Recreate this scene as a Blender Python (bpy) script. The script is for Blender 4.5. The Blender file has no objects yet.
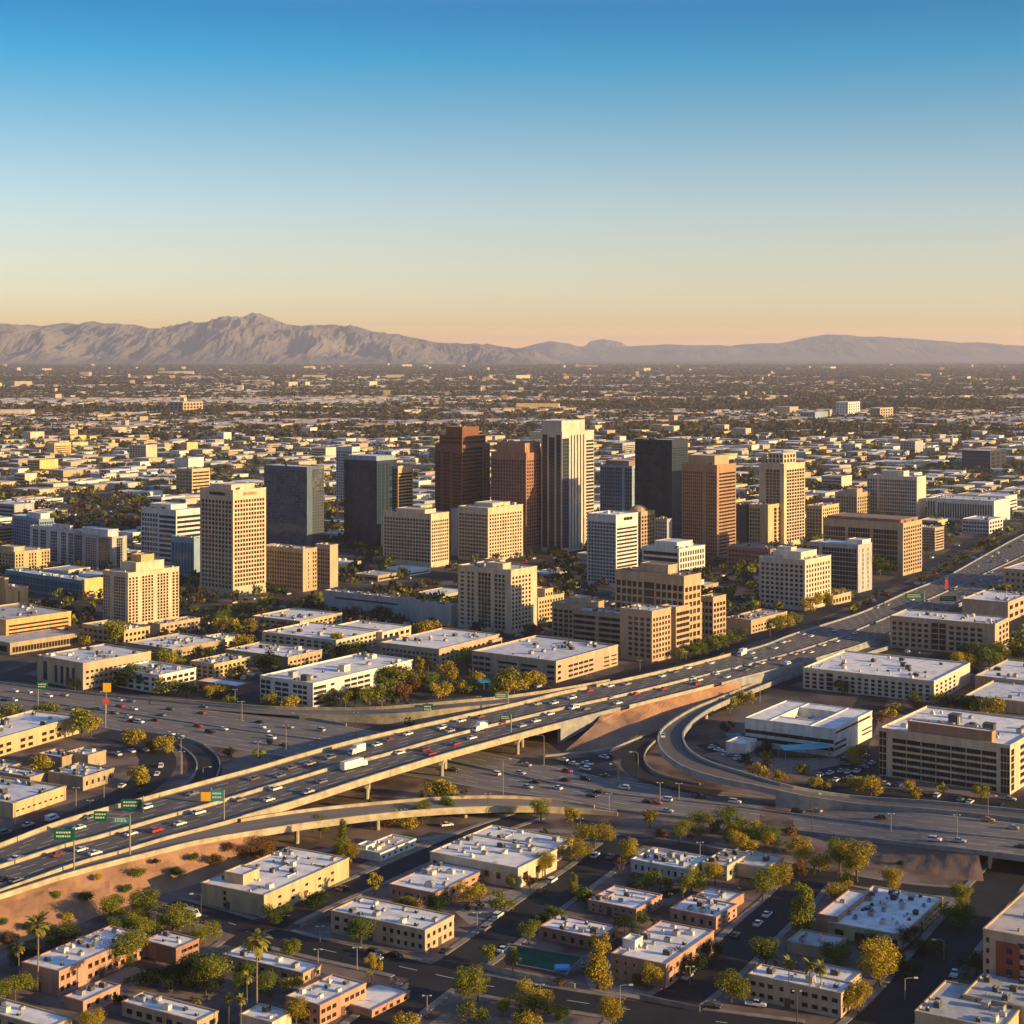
import bpy, math, random
import numpy as np
from mathutils import Vector, noise
random.seed(7)
R = math.radians
F, H, HY, CX = 1700.0, 170.0, 352.0, 512.0
def P(px, py, z=0.0):
    Y = F*(H-z)/(py-HY)
    return Vector(((px-CX)*Y/F, Y, z))
def PX(v):
    return (CX+F*v[0]/v[1], HY+F*(H-v[2])/v[1])
S = bpy.context.scene
COL = S.collection
# ------------------------------------------------------------------ camera, sky, sun, exposure
cam = bpy.data.cameras.new('camera'); co = bpy.data.objects.new('camera', cam); COL.objects.link(co)
co.location = (0, 0, H); co.rotation_euler = (R(90), 0, 0)
cam.sensor_width = 36; cam.lens = F*36/1024; cam.shift_y = -160/1024
cam.clip_start = 1; cam.clip_end = 200000
S.camera = co
SUN_EL, SUN_AZ = 12.0, 112.0          # azimuth clockwise from +Y
w = bpy.data.worlds.new('World'); S.world = w; w.use_nodes = True
nt = w.node_tree; bg = nt.nodes['Background']
sky = nt.nodes.new('ShaderNodeTexSky'); sky.sky_type = 'NISHITA'; sky.sun_disc = False
sky.sun_elevation = R(SUN_EL); sky.sun_rotation = R(SUN_AZ); sky.altitude = 300
sky.air_density = 1.0; sky.dust_density = 1.2; sky.ozone_density = 2.0
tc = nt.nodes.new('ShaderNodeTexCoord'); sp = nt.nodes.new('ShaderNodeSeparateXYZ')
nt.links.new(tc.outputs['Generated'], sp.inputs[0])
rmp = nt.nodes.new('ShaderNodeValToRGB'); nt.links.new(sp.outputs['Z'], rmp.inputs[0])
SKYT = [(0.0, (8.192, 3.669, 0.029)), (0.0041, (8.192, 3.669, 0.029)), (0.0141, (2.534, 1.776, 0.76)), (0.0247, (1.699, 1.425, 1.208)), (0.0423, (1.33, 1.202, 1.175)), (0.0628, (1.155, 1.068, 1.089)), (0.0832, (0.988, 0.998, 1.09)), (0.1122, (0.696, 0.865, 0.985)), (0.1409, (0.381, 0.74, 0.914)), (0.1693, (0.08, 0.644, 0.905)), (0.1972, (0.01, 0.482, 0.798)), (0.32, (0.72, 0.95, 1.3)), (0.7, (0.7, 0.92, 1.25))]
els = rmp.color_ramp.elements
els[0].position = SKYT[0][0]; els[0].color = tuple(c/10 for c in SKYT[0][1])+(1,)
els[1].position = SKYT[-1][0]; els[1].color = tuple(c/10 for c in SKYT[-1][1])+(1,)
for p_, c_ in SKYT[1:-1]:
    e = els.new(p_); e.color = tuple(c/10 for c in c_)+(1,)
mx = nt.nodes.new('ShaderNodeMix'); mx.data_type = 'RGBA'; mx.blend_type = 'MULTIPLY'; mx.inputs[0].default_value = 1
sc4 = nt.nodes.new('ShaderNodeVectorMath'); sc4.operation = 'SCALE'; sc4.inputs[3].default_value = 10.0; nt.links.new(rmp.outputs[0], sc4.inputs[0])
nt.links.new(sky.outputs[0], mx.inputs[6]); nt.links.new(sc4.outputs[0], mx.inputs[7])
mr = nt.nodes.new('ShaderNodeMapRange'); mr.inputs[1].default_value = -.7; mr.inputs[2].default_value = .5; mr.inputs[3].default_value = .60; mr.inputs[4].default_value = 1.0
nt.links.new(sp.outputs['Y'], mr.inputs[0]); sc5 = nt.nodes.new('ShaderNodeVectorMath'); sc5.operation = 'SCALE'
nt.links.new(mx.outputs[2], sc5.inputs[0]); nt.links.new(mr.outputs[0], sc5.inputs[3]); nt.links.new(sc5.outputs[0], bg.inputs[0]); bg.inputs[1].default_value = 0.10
sl = bpy.data.lights.new('sun', 'SUN'); so = bpy.data.objects.new('sun', sl); COL.objects.link(so)
sl.energy = 4.7; sl.angle = R(0.5); sl.color = (1.0, .66, .27)
sdir = Vector((math.sin(R(SUN_AZ))*math.cos(R(SUN_EL)), math.cos(R(SUN_AZ))*math.cos(R(SUN_EL)), math.sin(R(SUN_EL))))
so.rotation_euler = sdir.to_track_quat('Z', 'Y').to_euler()
S.view_settings.view_transform = 'Standard'; S.view_settings.look = 'None'
S.view_settings.exposure = 0.95; S.view_settings.gamma = 1.0
HAZE_DENSITY = 3.0e-5
# ------------------------------------------------------------------ materials
MATS = {}
def mat(name, col, rough=.8, var=.12, scale=.15, metal=0.0, col2=None, bump=0.0, spec=.3, coord='Object', uvscale=None, detail=6, contrast=(.35, .65), transl=0.0):
    if name in MATS: return MATS[name]
    m = bpy.data.materials.new(name); m.use_nodes = True; MATS[name] = m
    n = m.node_tree.nodes; l = m.node_tree.links; b = n['Principled BSDF']
    b.inputs['Roughness'].default_value = rough; b.inputs['Metallic'].default_value = metal
    b.inputs['Specular IOR Level'].default_value = spec
    if var == 0 and col2 is None:
        b.inputs['Base Color'].default_value = tuple(col)+(1,); return m
    t = n.new('ShaderNodeTexCoord'); mp = n.new('ShaderNodeMapping'); l.new(t.outputs[coord], mp.inputs[0])
    mp.inputs['Scale'].default_value = uvscale or (1, 1, 1)
    nz = n.new('ShaderNodeTexNoise'); nz.inputs['Scale'].default_value = scale; nz.inputs['Detail'].default_value = detail; nz.inputs['Roughness'].default_value = .65
    l.new(mp.outputs[0], nz.inputs[0])
    rp = n.new('ShaderNodeValToRGB'); l.new(nz.outputs[0], rp.inputs[0])
    c2 = col2 or tuple(min(1, c*(1+var)) for c in col); c1 = col if col2 else tuple(c*(1-var) for c in col)
    rp.color_ramp.elements[0].position = contrast[0]; rp.color_ramp.elements[1].position = contrast[1]
    rp.color_ramp.elements[0].color = tuple(c1)+(1,); rp.color_ramp.elements[1].color = tuple(c2)+(1,)
    l.new(rp.outputs[0], b.inputs['Base Color'])
    if bump:
        bp = n.new('ShaderNodeBump'); bp.inputs['Strength'].default_value = bump; bp.inputs['Distance'].default_value = .3
        l.new(nz.outputs[0], bp.inputs['Height']); l.new(bp.outputs[0], b.inputs['Normal'])
    return m
WALLC = dict(cream=(.52, .43, .30), white=(.62, .60, .54), sand=(.48, .37, .21), tan=(.36, .28, .18), pink=(.44, .33, .23),
    terracotta=(.40, .23, .16), brownstone=(.42, .31, .20), grey=(.36, .36, .36), bluegrey=(.22, .31, .40), orange=(.60, .34, .14),
    yellow=(.62, .44, .18), stone=(.44, .42, .37), redpanel=(.22, .06, .04), slate=(.09, .13, .18), copper=(.17, .07, .042), bronze=(.33, .20, .12), darkframe=(.05, .055, .065), teal=(.10, .24, .30),
    concrete=(.44, .42, .38), palegrey=(.52, .52, .52), brick=(.30, .16, .12), plum=(.28, .155, .115), navy=(.018, .030, .055), palecream=(.56, .48, .37))
for k, c in WALLC.items(): mat('wall_'+k, c, rough=.55 if k in ('copper', 'navy', 'darkframe') else .85, var=.20, scale=.35, uvscale=(1, 1, .22), detail=10)
def glass(name, col, rough=.10, var=.35, scale=.10, spec=.38):
    m = mat('glass_'+name, col, rough=rough, var=var, scale=scale, spec=spec, contrast=(.4, .6), detail=2)
    n = m.node_tree.nodes; l = m.node_tree.links; b = n['Principled BSDF']; src = b.inputs['Base Color'].links[0].from_socket
    ge = n.new('ShaderNodeNewGeometry'); rp = n.new('ShaderNodeValToRGB'); l.new(ge.outputs['Random Per Island'], rp.inputs[0])
    rp.color_ramp.elements[0].position = .70; rp.color_ramp.elements[0].color = (0, 0, 0, 1); rp.color_ramp.elements[1].position = 1; rp.color_ramp.elements[1].color = (.42, .42, .42, 1)
    mx2 = n.new('ShaderNodeMix'); mx2.data_type = 'RGBA'; l.new(rp.outputs[0], mx2.inputs[0]); l.new(src, mx2.inputs[6]); mx2.inputs[7].default_value = (.16+col[0], .14+col[1], .11+col[2], 1)  # random panes lightened: reflected light painted into the glass colour
    if name in ('bl', 'gn', 'gy', 'cu'): mx2.inputs[7].default_value = (col[0]*2+.03, col[1]*1.6+.025, col[2]*1.6+.025, 1); rp.color_ramp.elements[0].position = .45; rp.color_ramp.elements[1].color = (.8, .8, .8, 1)  # glints painted stronger into the colour of the tower glass
    l.new(mx2.outputs[2], b.inputs['Base Color']); return m
glass('dk', (.018, .020, .026)); glass('bl', (.008, .030, .065)); glass('cu', (.060, .025, .016)); glass('gn', (.006, .026, .038))
glass('gy', (.055, .068, .088)); glass('tl', (.03, .13, .19)); glass('br', (.035, .022, .016)); glass('am', (.10, .06, .03)); glass('sk', (.05, .12, .18))
mat('window_frame', (.07, .068, .065), var=0)
for k, c in dict(white=(.84, .82, .80), grey=(.48, .48, .49), tan=(.60, .53, .45), pale=(.66, .68, .72), brown=(.30, .22, .17)).items():
    mat('roof_'+k, tuple(x*.60 for x in c), col2=c, rough=.9, scale=.22, bump=.1, detail=14, contrast=(.30, .56))
mat('unit_metal', (.34, .34, .34), rough=.5, metal=.2, scale=.8, var=.3); mat('unit_light', (.56, .53, .48), rough=.7, scale=.8, var=.15); mat('unit_dark', (.07, .07, .075), var=.3, scale=1)
mat('door', (.12, .07, .04), var=.2)
mat('asphalt', (.060, .058, .058), col2=(.17, .15, .135), rough=.9, coord='UV', uvscale=(22, .5, 1), scale=1.0, detail=8, contrast=(.3, .7))
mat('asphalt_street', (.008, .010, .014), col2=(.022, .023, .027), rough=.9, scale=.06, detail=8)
mat('road_concrete', (.11, .098, .092), col2=(.25, .215, .19), rough=.9, coord='UV', uvscale=(16, .35, 1), scale=1.0, detail=8, contrast=(.3, .7))
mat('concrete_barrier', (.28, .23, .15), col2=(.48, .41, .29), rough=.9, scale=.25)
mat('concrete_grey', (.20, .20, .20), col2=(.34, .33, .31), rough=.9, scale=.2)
mat('pavement', (.17, .15, .135), col2=(.27, .24, .21), rough=.9, scale=.2)
mat('paint_white', (.62, .61, .58), var=.1); mat('paint_yellow', (.6, .4, .06), var=.1)
mat('embankment', (.25, .13, .075), col2=(.45, .25, .14), rough=1, scale=.07, bump=.5, detail=10, contrast=(.3, .7))
mat('bank_soil_shaded', (.19, .115, .08), col2=(.34, .21, .15), rough=1, scale=.06, bump=.5, detail=10, contrast=(.3, .7)); mat('dirt', (.13, .085, .062), col2=(.24, .16, .12), rough=1, scale=.05, bump=.4, detail=10, contrast=(.3, .7))
mat('pole', (.30, .29, .27), rough=.5, metal=.4, var=.1); mat('lamp_head', (.5, .5, .48), var=.1, rough=.4); mat('pole_dark', (.06, .07, .05), var=.1)
mat('sign_green', (.0, .11, .05), var=.15, rough=.5, scale=1); mat('sign_yellow', (.75, .42, .02), var=.05); mat('sign_red', (.6, .05, .03), var=.05); mat('sign_back', (.3, .3, .3), var=.1); mat('sign_teal', (.02, .22, .22), var=.1)
mat('canvas_teal', (.03, .26, .28), var=.15); mat('canvas_cyan', (.16, .48, .58), var=.2, scale=.3); mat('pool_water', (.006, .085, .05), var=.3, rough=.7, spec=.08); mat('pool_blue', (.05, .32, .62), var=.1, rough=.3)
mat('bark', (.10, .07, .05), var=.2, scale=2); mat('palm_bark', (.20, .15, .10), var=.2, scale=2)
mat('tyre', (.02, .02, .02), var=0, rough=.9); mat('car_glass', (.015, .018, .022), var=0, rough=.05, spec=.8)
mat('wheel_rim', (.35, .35, .35), var=0, metal=.8, rough=.3)
mat('tail_lamp', (.35, .01, .01), var=0, rough=.3); mat('head_lamp', (.75, .75, .72), var=0, rough=.15)
PAINT = dict(white=(.72, .71, .69), silver=(.42, .43, .44), grey=(.17, .175, .18), black=(.018, .018, .020), red=(.42, .03, .025), maroon=(.18, .025, .025), blue=(.04, .10, .28), tan=(.42, .34, .24), brown=(.18, .10, .06), green=(.05, .13, .08), orange=(.60, .24, .03))
for k, c in PAINT.items():
    m_ = mat('paint_'+k+'_car', c, rough=.28, var=0, spec=.5)
def leafmat(name, dark, light, transl=.25):
    m = bpy.data.materials.new(name); m.use_nodes = True; MATS[name] = m
    n = m.node_tree.nodes; l = m.node_tree.links; b = n['Principled BSDF']; out = n['Material Output']
    g = n.new('ShaderNodeNewGeometry'); oi = n.new('ShaderNodeObjectInfo')
    a = n.new('ShaderNodeMath'); a.operation = 'MULTIPLY_ADD'; a.inputs[1].default_value = .7
    l.new(g.outputs['Random Per Island'], a.inputs[0])
    a2 = n.new('ShaderNodeMath'); a2.operation = 'MULTIPLY'; a2.inputs[1].default_value = .3
    l.new(oi.outputs['Random'], a2.inputs[0]); l.new(a2.outputs[0], a.inputs[2])
    rp = n.new('ShaderNodeValToRGB'); l.new(a.outputs[0], rp.inputs[0])
    rp.color_ramp.elements[0].color = dark+(1,); rp.color_ramp.elements[1].color = light+(1,)
    l.new(rp.outputs[0], b.inputs['Base Color']); b.inputs['Roughness'].default_value = .7; b.inputs['Specular IOR Level'].default_value = .15
    t = n.new('ShaderNodeBsdfTranslucent'); l.new(rp.outputs[0], t.inputs[0])
    ms = n.new('ShaderNodeMixShader'); ms.inputs[0].default_value = transl
    l.new(b.outputs[0], ms.inputs[1]); l.new(t.outputs[0], ms.inputs[2]); l.new(ms.outputs[0], out.inputs[0])
    return m
leafmat('leaf_olive', (.040, .060, .008), (.33, .32, .030)); leafmat('leaf_yellow', (.10, .085, .008), (.60, .44, .030)); leafmat('leaf_green', (.022, .045, .008), (.17, .21, .025)); leafmat('leaf_far', (.030, .030, .016), (.11, .095, .04)); leafmat('leaf_far_brown', (.045, .034, .022), (.13, .09, .05))
leafmat('leaf_rust', (.10, .05, .018), (.26, .13, .04)); leafmat('leaf_dark', (.012, .024, .010), (.045, .07, .018)); leafmat('palm_leaf', (.08, .085, .014), (.36, .32, .06))
# ground: gravel near, darker built-up blocks toward the centre
def ground_material():
    m = bpy.data.materials.new('ground_soil'); m.use_nodes = True
    n = m.node_tree.nodes; l = m.node_tree.links; b = n['Principled BSDF']; b.inputs['Roughness'].default_value = 1; b.inputs['Specular IOR Level'].default_value = .1
    t = n.new('ShaderNodeTexCoord')
    def nz(sc, de=8):
        q = n.new('ShaderNodeTexNoise'); q.inputs['Scale'].default_value = sc; q.inputs['Detail'].default_value = de; l.new(t.outputs['Object'], q.inputs[0]); return q
    def ramp(src, cs, p0=.35, p1=.65):
        q = n.new('ShaderNodeValToRGB'); l.new(src, q.inputs[0]); q.color_ramp.elements[0].position = p0; q.color_ramp.elements[1].position = p1
        q.color_ramp.elements[0].color = cs[0]+(1,); q.color_ramp.elements[1].color = cs[1]+(1,); return q
    near = ramp(nz(.05, 14).outputs[0], [(.085, .060, .052), (.22, .165, .14)], .40, .58)
    city = ramp(nz(.03, 14).outputs[0], [(.040, .038, .040), (.15, .125, .105)], .4, .6)
    far = ramp(nz(.004, 14).outputs[0], [(.085, .066, .052), (.20, .15, .11)], .4, .62)
    s = n.new('ShaderNodeSeparateXYZ'); l.new(t.outputs['Object'], s.inputs[0])
    def mixby(a, c, y0, y1):
        mr = n.new('ShaderNodeMapRange'); mr.inputs[1].default_value = y0; mr.inputs[2].default_value = y1; l.new(s.outputs['Y'], mr.inputs[0])
        x = n.new('ShaderNodeMix'); x.data_type = 'RGBA'; l.new(mr.outputs[0], x.inputs[0]); l.new(a, x.inputs[6]); l.new(c, x.inputs[7]); return x.outputs[2]
    o1 = mixby(near.outputs[0], city.outputs[0], 720, 860); o2 = mixby(o1, far.outputs[0], 2200, 3200)
    l.new(o2, b.inputs['Base Color']); MATS['ground_soil'] = m; return m
ground_material()
# ------------------------------------------------------------------ mesh helpers
class Acc:
    def __init__(s): s.v = []; s.f = []; s.m = []; s.uv = []
    def quad(s, a, b, c, d, m=0):
        i = len(s.v); s.v += [tuple(a), tuple(b), tuple(c), tuple(d)]; s.f.append((i, i+1, i+2, i+3)); s.m.append(m)
    def poly(s, pts, m=0):
        i = len(s.v); s.v += [tuple(p) for p in pts]; s.f.append(tuple(range(i, i+len(pts)))); s.m.append(m)
    def box(s, x0, x1, y0, y1, z0, z1, m=0, bottom=False, taper=0):
        t = taper
        p = [(x0, y0, z0), (x1, y0, z0), (x1, y1, z0), (x0, y1, z0), (x0+t, y0+t, z1), (x1-t, y0+t, z1), (x1-t, y1-t, z1), (x0+t, y1-t, z1)]
        i = len(s.v); s.v += p
        fs = [(0, 1, 5, 4), (1, 2, 6, 5), (2, 3, 7, 6), (3, 0, 4, 7), (4, 5, 6, 7)] + ([(3, 2, 1, 0)] if bottom else [])
        for f in fs: s.f.append(tuple(i+k for k in f)); s.m.append(m)
    def ring(s, x0, x1, y0, y1, z0, z1, t, m=0):
        a = [(x0, y0), (x1, y0), (x1, y1), (x0, y1)]; b = [(x0+t, y0+t), (x1-t, y0+t), (x1-t, y1-t), (x0+t, y1-t)]
        for k in range(4):
            q = (k+1) % 4
            s.quad((*a[k], z0), (*a[q], z0), (*a[q], z1), (*a[k], z1), m); s.quad((*b[q], z0), (*b[k], z0), (*b[k], z1), (*b[q], z1), m)
            s.quad((*a[k], z1), (*a[q], z1), (*b[q], z1), (*b[k], z1), m)
    def tube(s, pts, rads, n=6, m=0, cap=True):
        rings = []
        for k, p in enumerate(pts):
            p = Vector(p); d = (Vector(pts[min(k+1, len(pts)-1)])-Vector(pts[max(k-1, 0)])).normalized()
            u = d.orthogonal().normalized(); v = d.cross(u); i = len(s.v); rings.append(i)
            for j in range(n):
                a = 2*math.pi*j/n; s.v.append(tuple(p+(u*math.cos(a)+v*math.sin(a))*rads[k]))
        for k in range(len(rings)-1):
            for j in range(n):
                q = (j+1) % n; s.f.append((rings[k]+j, rings[k]+q, rings[k+1]+q, rings[k+1]+j)); s.m.append(m)
        if cap: s.f.append(tuple(rings[-1]+j for j in range(n))); s.m.append(m)
    def mesh(s, name, mats, smooth=False):
        me = bpy.data.meshes.new(name); me.from_pydata(s.v, [], s.f)
        for q in mats: me.materials.append(MATS[q] if isinstance(q, str) else q)
        if len(mats) > 1: me.polygons.foreach_set('material_index', s.m)
        if s.uv:
            ul = me.uv_layers.new(name='UVMap'); ul.data.foreach_set('uv', [c for uv in s.uv for c in uv])
        if smooth: me.polygons.foreach_set('use_smooth', [True]*len(me.polygons))
        me.update(); return me
def link(name, me, parent=None, **k):
    o = bpy.data.objects.new(name, me); COL.objects.link(o)
    if parent: o.parent = parent
    for a, b in k.items(): o[a] = b
    return o
def empty(name, loc, rz, label, cat, group=None):
    o = bpy.data.objects.new(name, None); COL.objects.link(o); o.location = loc; o.rotation_euler = (0, 0, rz)
    o.empty_display_size = 1; o['label'] = label; o['category'] = cat
    if group: o['group'] = group
    return o
_o = ['zeroth', 'first', 'second', 'third', 'fourth', 'fifth', 'sixth', 'seventh', 'eighth', 'ninth', 'tenth', 'eleventh', 'twelfth', 'thirteenth', 'fourteenth', 'fifteenth', 'sixteenth', 'seventeenth', 'eighteenth', 'nineteenth']
_t = {2: ('twentieth', 'twenty'), 3: ('thirtieth', 'thirty'), 4: ('fortieth', 'forty'), 5: ('fiftieth', 'fifty'), 6: ('sixtieth', 'sixty'), 7: ('seventieth', 'seventy'), 8: ('eightieth', 'eighty'), 9: ('ninetieth', 'ninety')}
def ordinal(n):
    if n < 20: return _o[n]
    return _t[n//10][0] if n % 10 == 0 else _t[n//10][1]+'-'+_o[n % 10]
# occupancy grid in world metres (4 m cells)
GX0, GY0, GC = -1400, 380, 4
OCC = np.zeros((700, 1000), dtype=np.uint8)      # 1 road, 2 building
def mark(x, y, v, r=0):
    i0 = int((x-r-GX0)/GC); i1 = int((x+r-GX0)/GC); j0 = int((y-r-GY0)/GC); j1 = int((y+r-GY0)/GC)
    if i1 < 0 or j1 < 0: return
    OCC[max(i0, 0):i1+1, max(j0, 0):j1+1] |= v
def occ(x, y, r=0):
    i0 = int((x-r-GX0)/GC); i1 = int((x+r-GX0)/GC); j0 = int((y-r-GY0)/GC); j1 = int((y+r-GY0)/GC)
    if i0 < 0 or j0 < 0 or i1 >= 700 or j1 >= 1000: return 0
    return int(OCC[i0:i1+1, j0:j1+1].max())
# ------------------------------------------------------------------ ground, far terrain
def structure(name, me, **k): return link(name, me, None, kind='structure', **k)
a = Acc()
ys = [-500, 300, 3000, 12000, 70000]
for k in range(4): a.quad((-45000, ys[k], 0), (45000, ys[k], 0), (45000, ys[k+1], 0), (-45000, ys[k+1], 0))
structure('ground', a.mesh('ground', ['ground_soil']))
mat('mountain_rock', (.10, .098, .10), col2=(.20, .17, .155), rough=1, scale=.0006, detail=12, bump=.0)
def mountains(name, sil, Y0, Yd, amp, seed, base=0):
    px0, px1 = sil[0][0], sil[-1][0]; nx = int((px1-px0)*1.1); ny = 46
    v = []; f = []
    xs = [p[0] for p in sil]; zs = [p[1] for p in sil]
    for i in range(nx+1):
        px = px0+(px1-px0)*i/nx; py = np.interp(px, xs, zs); edge = min(1, (px-px0)/30, (px1-px)/30)
        for j in range(ny+1):
            t = j/ny; Y = Y0+Yd*t; crest = H+(HY-py)*(Y0+Yd*.62)/F; X = (px-CX)/F*(Y0+Yd*.62)
            sh = math.sin(min(t/.62, 1)*math.pi/2)**1.5 if t < .62 else math.cos((t-.62)/.38*math.pi/2)
            q = Vector((X/1500.0, Y/3600.0, seed)); rid = 1-abs(noise.fractal(q, .9, 2.1, 7))*1.8
            q2 = Vector((X/420.0, Y/1300.0, seed+5)); rid2 = abs(noise.fractal(q2, .8, 2.1, 5))
            mod = (rid-.55)*amp*(1-sh*.85)*min(1, t*5) - rid2*amp*.55*(1-sh*.7)
            z = crest*sh*(1+.5*mod*(0 if t > .62 else 1)) + crest*sh*mod*(1 if t < .58 else 0)
            v.append((X+noise.noise(q2)*120, Y, max(z*max(edge, 0), -3) - 3))
    for i in range(nx):
        for j in range(ny):
            k = i*(ny+1)+j; f.append((k, k+ny+1, k+ny+2, k+1))
    me = bpy.data.meshes.new(name); me.from_pydata(v, [], f); me.materials.append(MATS['mountain_rock']); me.update()
    return structure(name, me)
mountains('desert_mountains', [(-260, 345), (-160, 335), (-60, 330), (0, 328), (25, 324), (38, 326), (62, 322.5), (75, 324.5), (95, 321), (105, 323.5), (115, 323), (125, 326.5), (132, 324), (145, 328), (158, 328), (172, 325), (182, 327), (200, 323), (220, 319), (228, 319), (235, 317.5), (242, 318), (250, 316), (262, 314), (272, 318), (285, 323), (300, 325.5), (315, 326), (330, 325), (345, 327), (355, 326), (368, 330), (380, 333), (400, 334), (410, 337), (425, 339.5), (440, 342), (455, 343), (470, 344), (485, 344.5), (500, 347), (525, 349), (560, 352)], 20500, 7500, .8, 3.1)
mountains('distant_low_hills', [(460, 351), (520, 348), (535, 343.5), (552, 341), (565, 343), (578, 346), (610, 347), (650, 345), (665, 344), (690, 345), (715, 345), (730, 346), (745, 344), (765, 343), (780, 343), (795, 340), (812, 337), (825, 334), (845, 335), (865, 336.5), (885, 337), (905, 338.5), (930, 340), (955, 343), (970, 342), (990, 344), (1024, 346), (1100, 345), (1200, 349), (1300, 352)], 31000, 9000, .3, 8.2)
mountains('farthest_hill', [(560, 350), (575, 345), (590, 341), (603, 339), (615, 341), (630, 345), (650, 350)], 40000, 5000, .4, 2.2)
# ------------------------------------------------------------------ roads
def catmull(pts, n=6):
    o = []
    for i in range(len(pts)-1):
        p0 = pts[max(i-1, 0)]; p1 = pts[i]; p2 = pts[i+1]; p3 = pts[min(i+2, len(pts)-1)]
        for k in range(n):
            t = k/n; o.append(tuple(.5*((2*p1[c])+(-p0[c]+p2[c])*t+(2*p0[c]-5*p1[c]+4*p2[c]-p3[c])*t*t+(-p0[c]+3*p1[c]-3*p2[c]+p3[c])*t**3) for c in range(len(p1))))
    o.append(tuple(pts[-1])); return o
def world(pts): return [P(p[0], p[1], p[2]) for p in catmull(pts)]
def resample(ps, n):
    d = [0]
    for i in range(1, len(ps)): d.append(d[-1]+(ps[i]-ps[i-1]).length)
    out = []
    for k in range(n):
        s = d[-1]*k/(n-1); i = 0
        while i < len(d)-2 and d[i+1] < s: i += 1
        t = (s-d[i])/max(d[i+1]-d[i], 1e-9); out.append(ps[i].lerp(ps[i+1], min(max(t, 0), 1)))
    return out, d[-1]
ROADS = []     # (name, centre points in world, width)
def reg(name, c, wd): ROADS.append((name, c, wd))
def ribbon(name, A, B, m, dz=0.0, wall=None, mark_=True, obj_kind=True, parent=None):
    n = max(len(A), len(B), 60); A, L1 = resample(A, n); B, _ = resample(B, n); acc = Acc()
    for i in range(n-1):
        a_, b_, c_, d_ = [p+Vector((0, 0, dz)) for p in (A[i], B[i], B[i+1], A[i+1])]
        acc.quad(b_, c_, d_, a_); u = L1*i/(n-1)/20; u2 = L1*(i+1)/(n-1)/20
        acc.uv += [(1, u), (1, u2), (0, u2), (0, u)]
        if mark_:
            st = max(2, int((A[i]-B[i]).length/3))
            for k in range(st+1):
                q = A[i].lerp(B[i], k/st); mark(q.x, q.y, 1, 3)
    me = acc.mesh(name, [m])
    return structure(name, me) if not parent else link(name, me, parent)
def offset(ps, d):
    o = []
    for i, p in enumerate(ps):
        t = ps[min(i+1, len(ps)-1)]-ps[max(i-1, 0)]; t.z = 0; t.normalize(); o.append(p+Vector((t.y, -t.x, 0))*d)
    return o
def wallstrip(acc, ps, th, zlo, zhi, mi=0, taper=.0):
    """a wall of thickness th along ps; zlo/zhi relative to the path height (numbers or per-point callables)"""
    A = offset(ps, -th/2); B = offset(ps, th/2); n = len(ps)
    lo = [zlo(p) if callable(zlo) else p.z+zlo for p in ps]; hi = [p.z+zhi for p in ps]
    for i in range(n-1):
        j = i+1
        a0, a1 = (A[i].x, A[i].y), (A[j].x, A[j].y); b0, b1 = (B[i].x, B[i].y), (B[j].x, B[j].y)
        acc.quad((*b0, lo[i]), (*b1, lo[j]), (*b1, hi[j]), (*b0, hi[i]), mi); acc.quad((*a1, lo[j]), (*a0, lo[i]), (*a0, hi[i]), (*a1, hi[j]), mi)
        acc.quad((*b0, hi[i]), (*b1, hi[j]), (*a1, hi[j]), (*a0, hi[i]), mi)
    for i in (0, n-1):
        acc.quad((A[i].x, A[i].y, lo[i]), (B[i].x, B[i].y, lo[i]), (B[i].x, B[i].y, hi[i]), (A[i].x, A[i].y, hi[i]), mi)
def barrier(ps, label, zlo=-.3, zhi=1.1, th=.6, m='concrete_barrier', parent=None, name='concrete_barrier', cat='barrier', step=4.0):
    ps, L = resample(ps, max(4, int(sum((ps[i+1]-ps[i]).length for i in range(len(ps)-1))/step)))
    acc = Acc(); wallstrip(acc, ps, th, zlo, zhi)
    o = link(name, acc.mesh(name, [m]), parent)
    if not parent: o['label'] = label; o['category'] = cat; o['group'] = 'concrete barriers and parapets of the freeways'
    return o
def dashes(acc, ps, wd=.35, dash=6, gap=9, dz=.02, solid=False):
    n = max(4, int(sum((ps[i+1]-ps[i]).length for i in range(len(ps)-1))/3)); ps, L = resample(ps, n); st = L/(n-1); s = (ps[0].x*37+ps[0].y*11) % 15
    A = offset(ps, -wd/2); B = offset(ps, wd/2)
    for i in range(n-1):
        if solid or (s % (dash+gap)) < dash:
            z = Vector((0, 0, dz)); acc.quad(B[i]+z, B[i+1]+z, A[i+1]+z, A[i]+z)
        s += st
def lanes(name, A, B, fr, solid=(0.03, .97), dz=.02, wd=.28):
    n = 120; A, _ = resample(A, n); B, _ = resample(B, n); acc = Acc()
    for t in fr: dashes(acc, [A[i].lerp(B[i], t) for i in range(n)], dz=dz, wd=wd)
    for t in solid: dashes(acc, [A[i].lerp(B[i], t) for i in range(n)], dz=dz, solid=True, wd=wd)
    structure(name, acc.mesh(name, ['paint_white']))
def zA(px): return float(np.interp(px, [-100, 700, 760, 860, 950, 1100], [8, 8, 6.5, 3.5, 1.5, 1.5]))
def zp(l): return [(x, y, zA(x)) for x, y in l]
A_far = world(zp([(-70, 872), (0, 848), (65, 823.5), (142, 802), (200, 786), (256, 771), (300, 758), (355, 743), (420, 728), (486, 713), (529, 703), (560, 695), (615, 683.5), (654, 675), (700, 664), (762, 647), (794, 635), (860, 614), (905, 594), (947, 577), (985, 556), (1024, 535), (1075, 512), (1130, 490)]))
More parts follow.
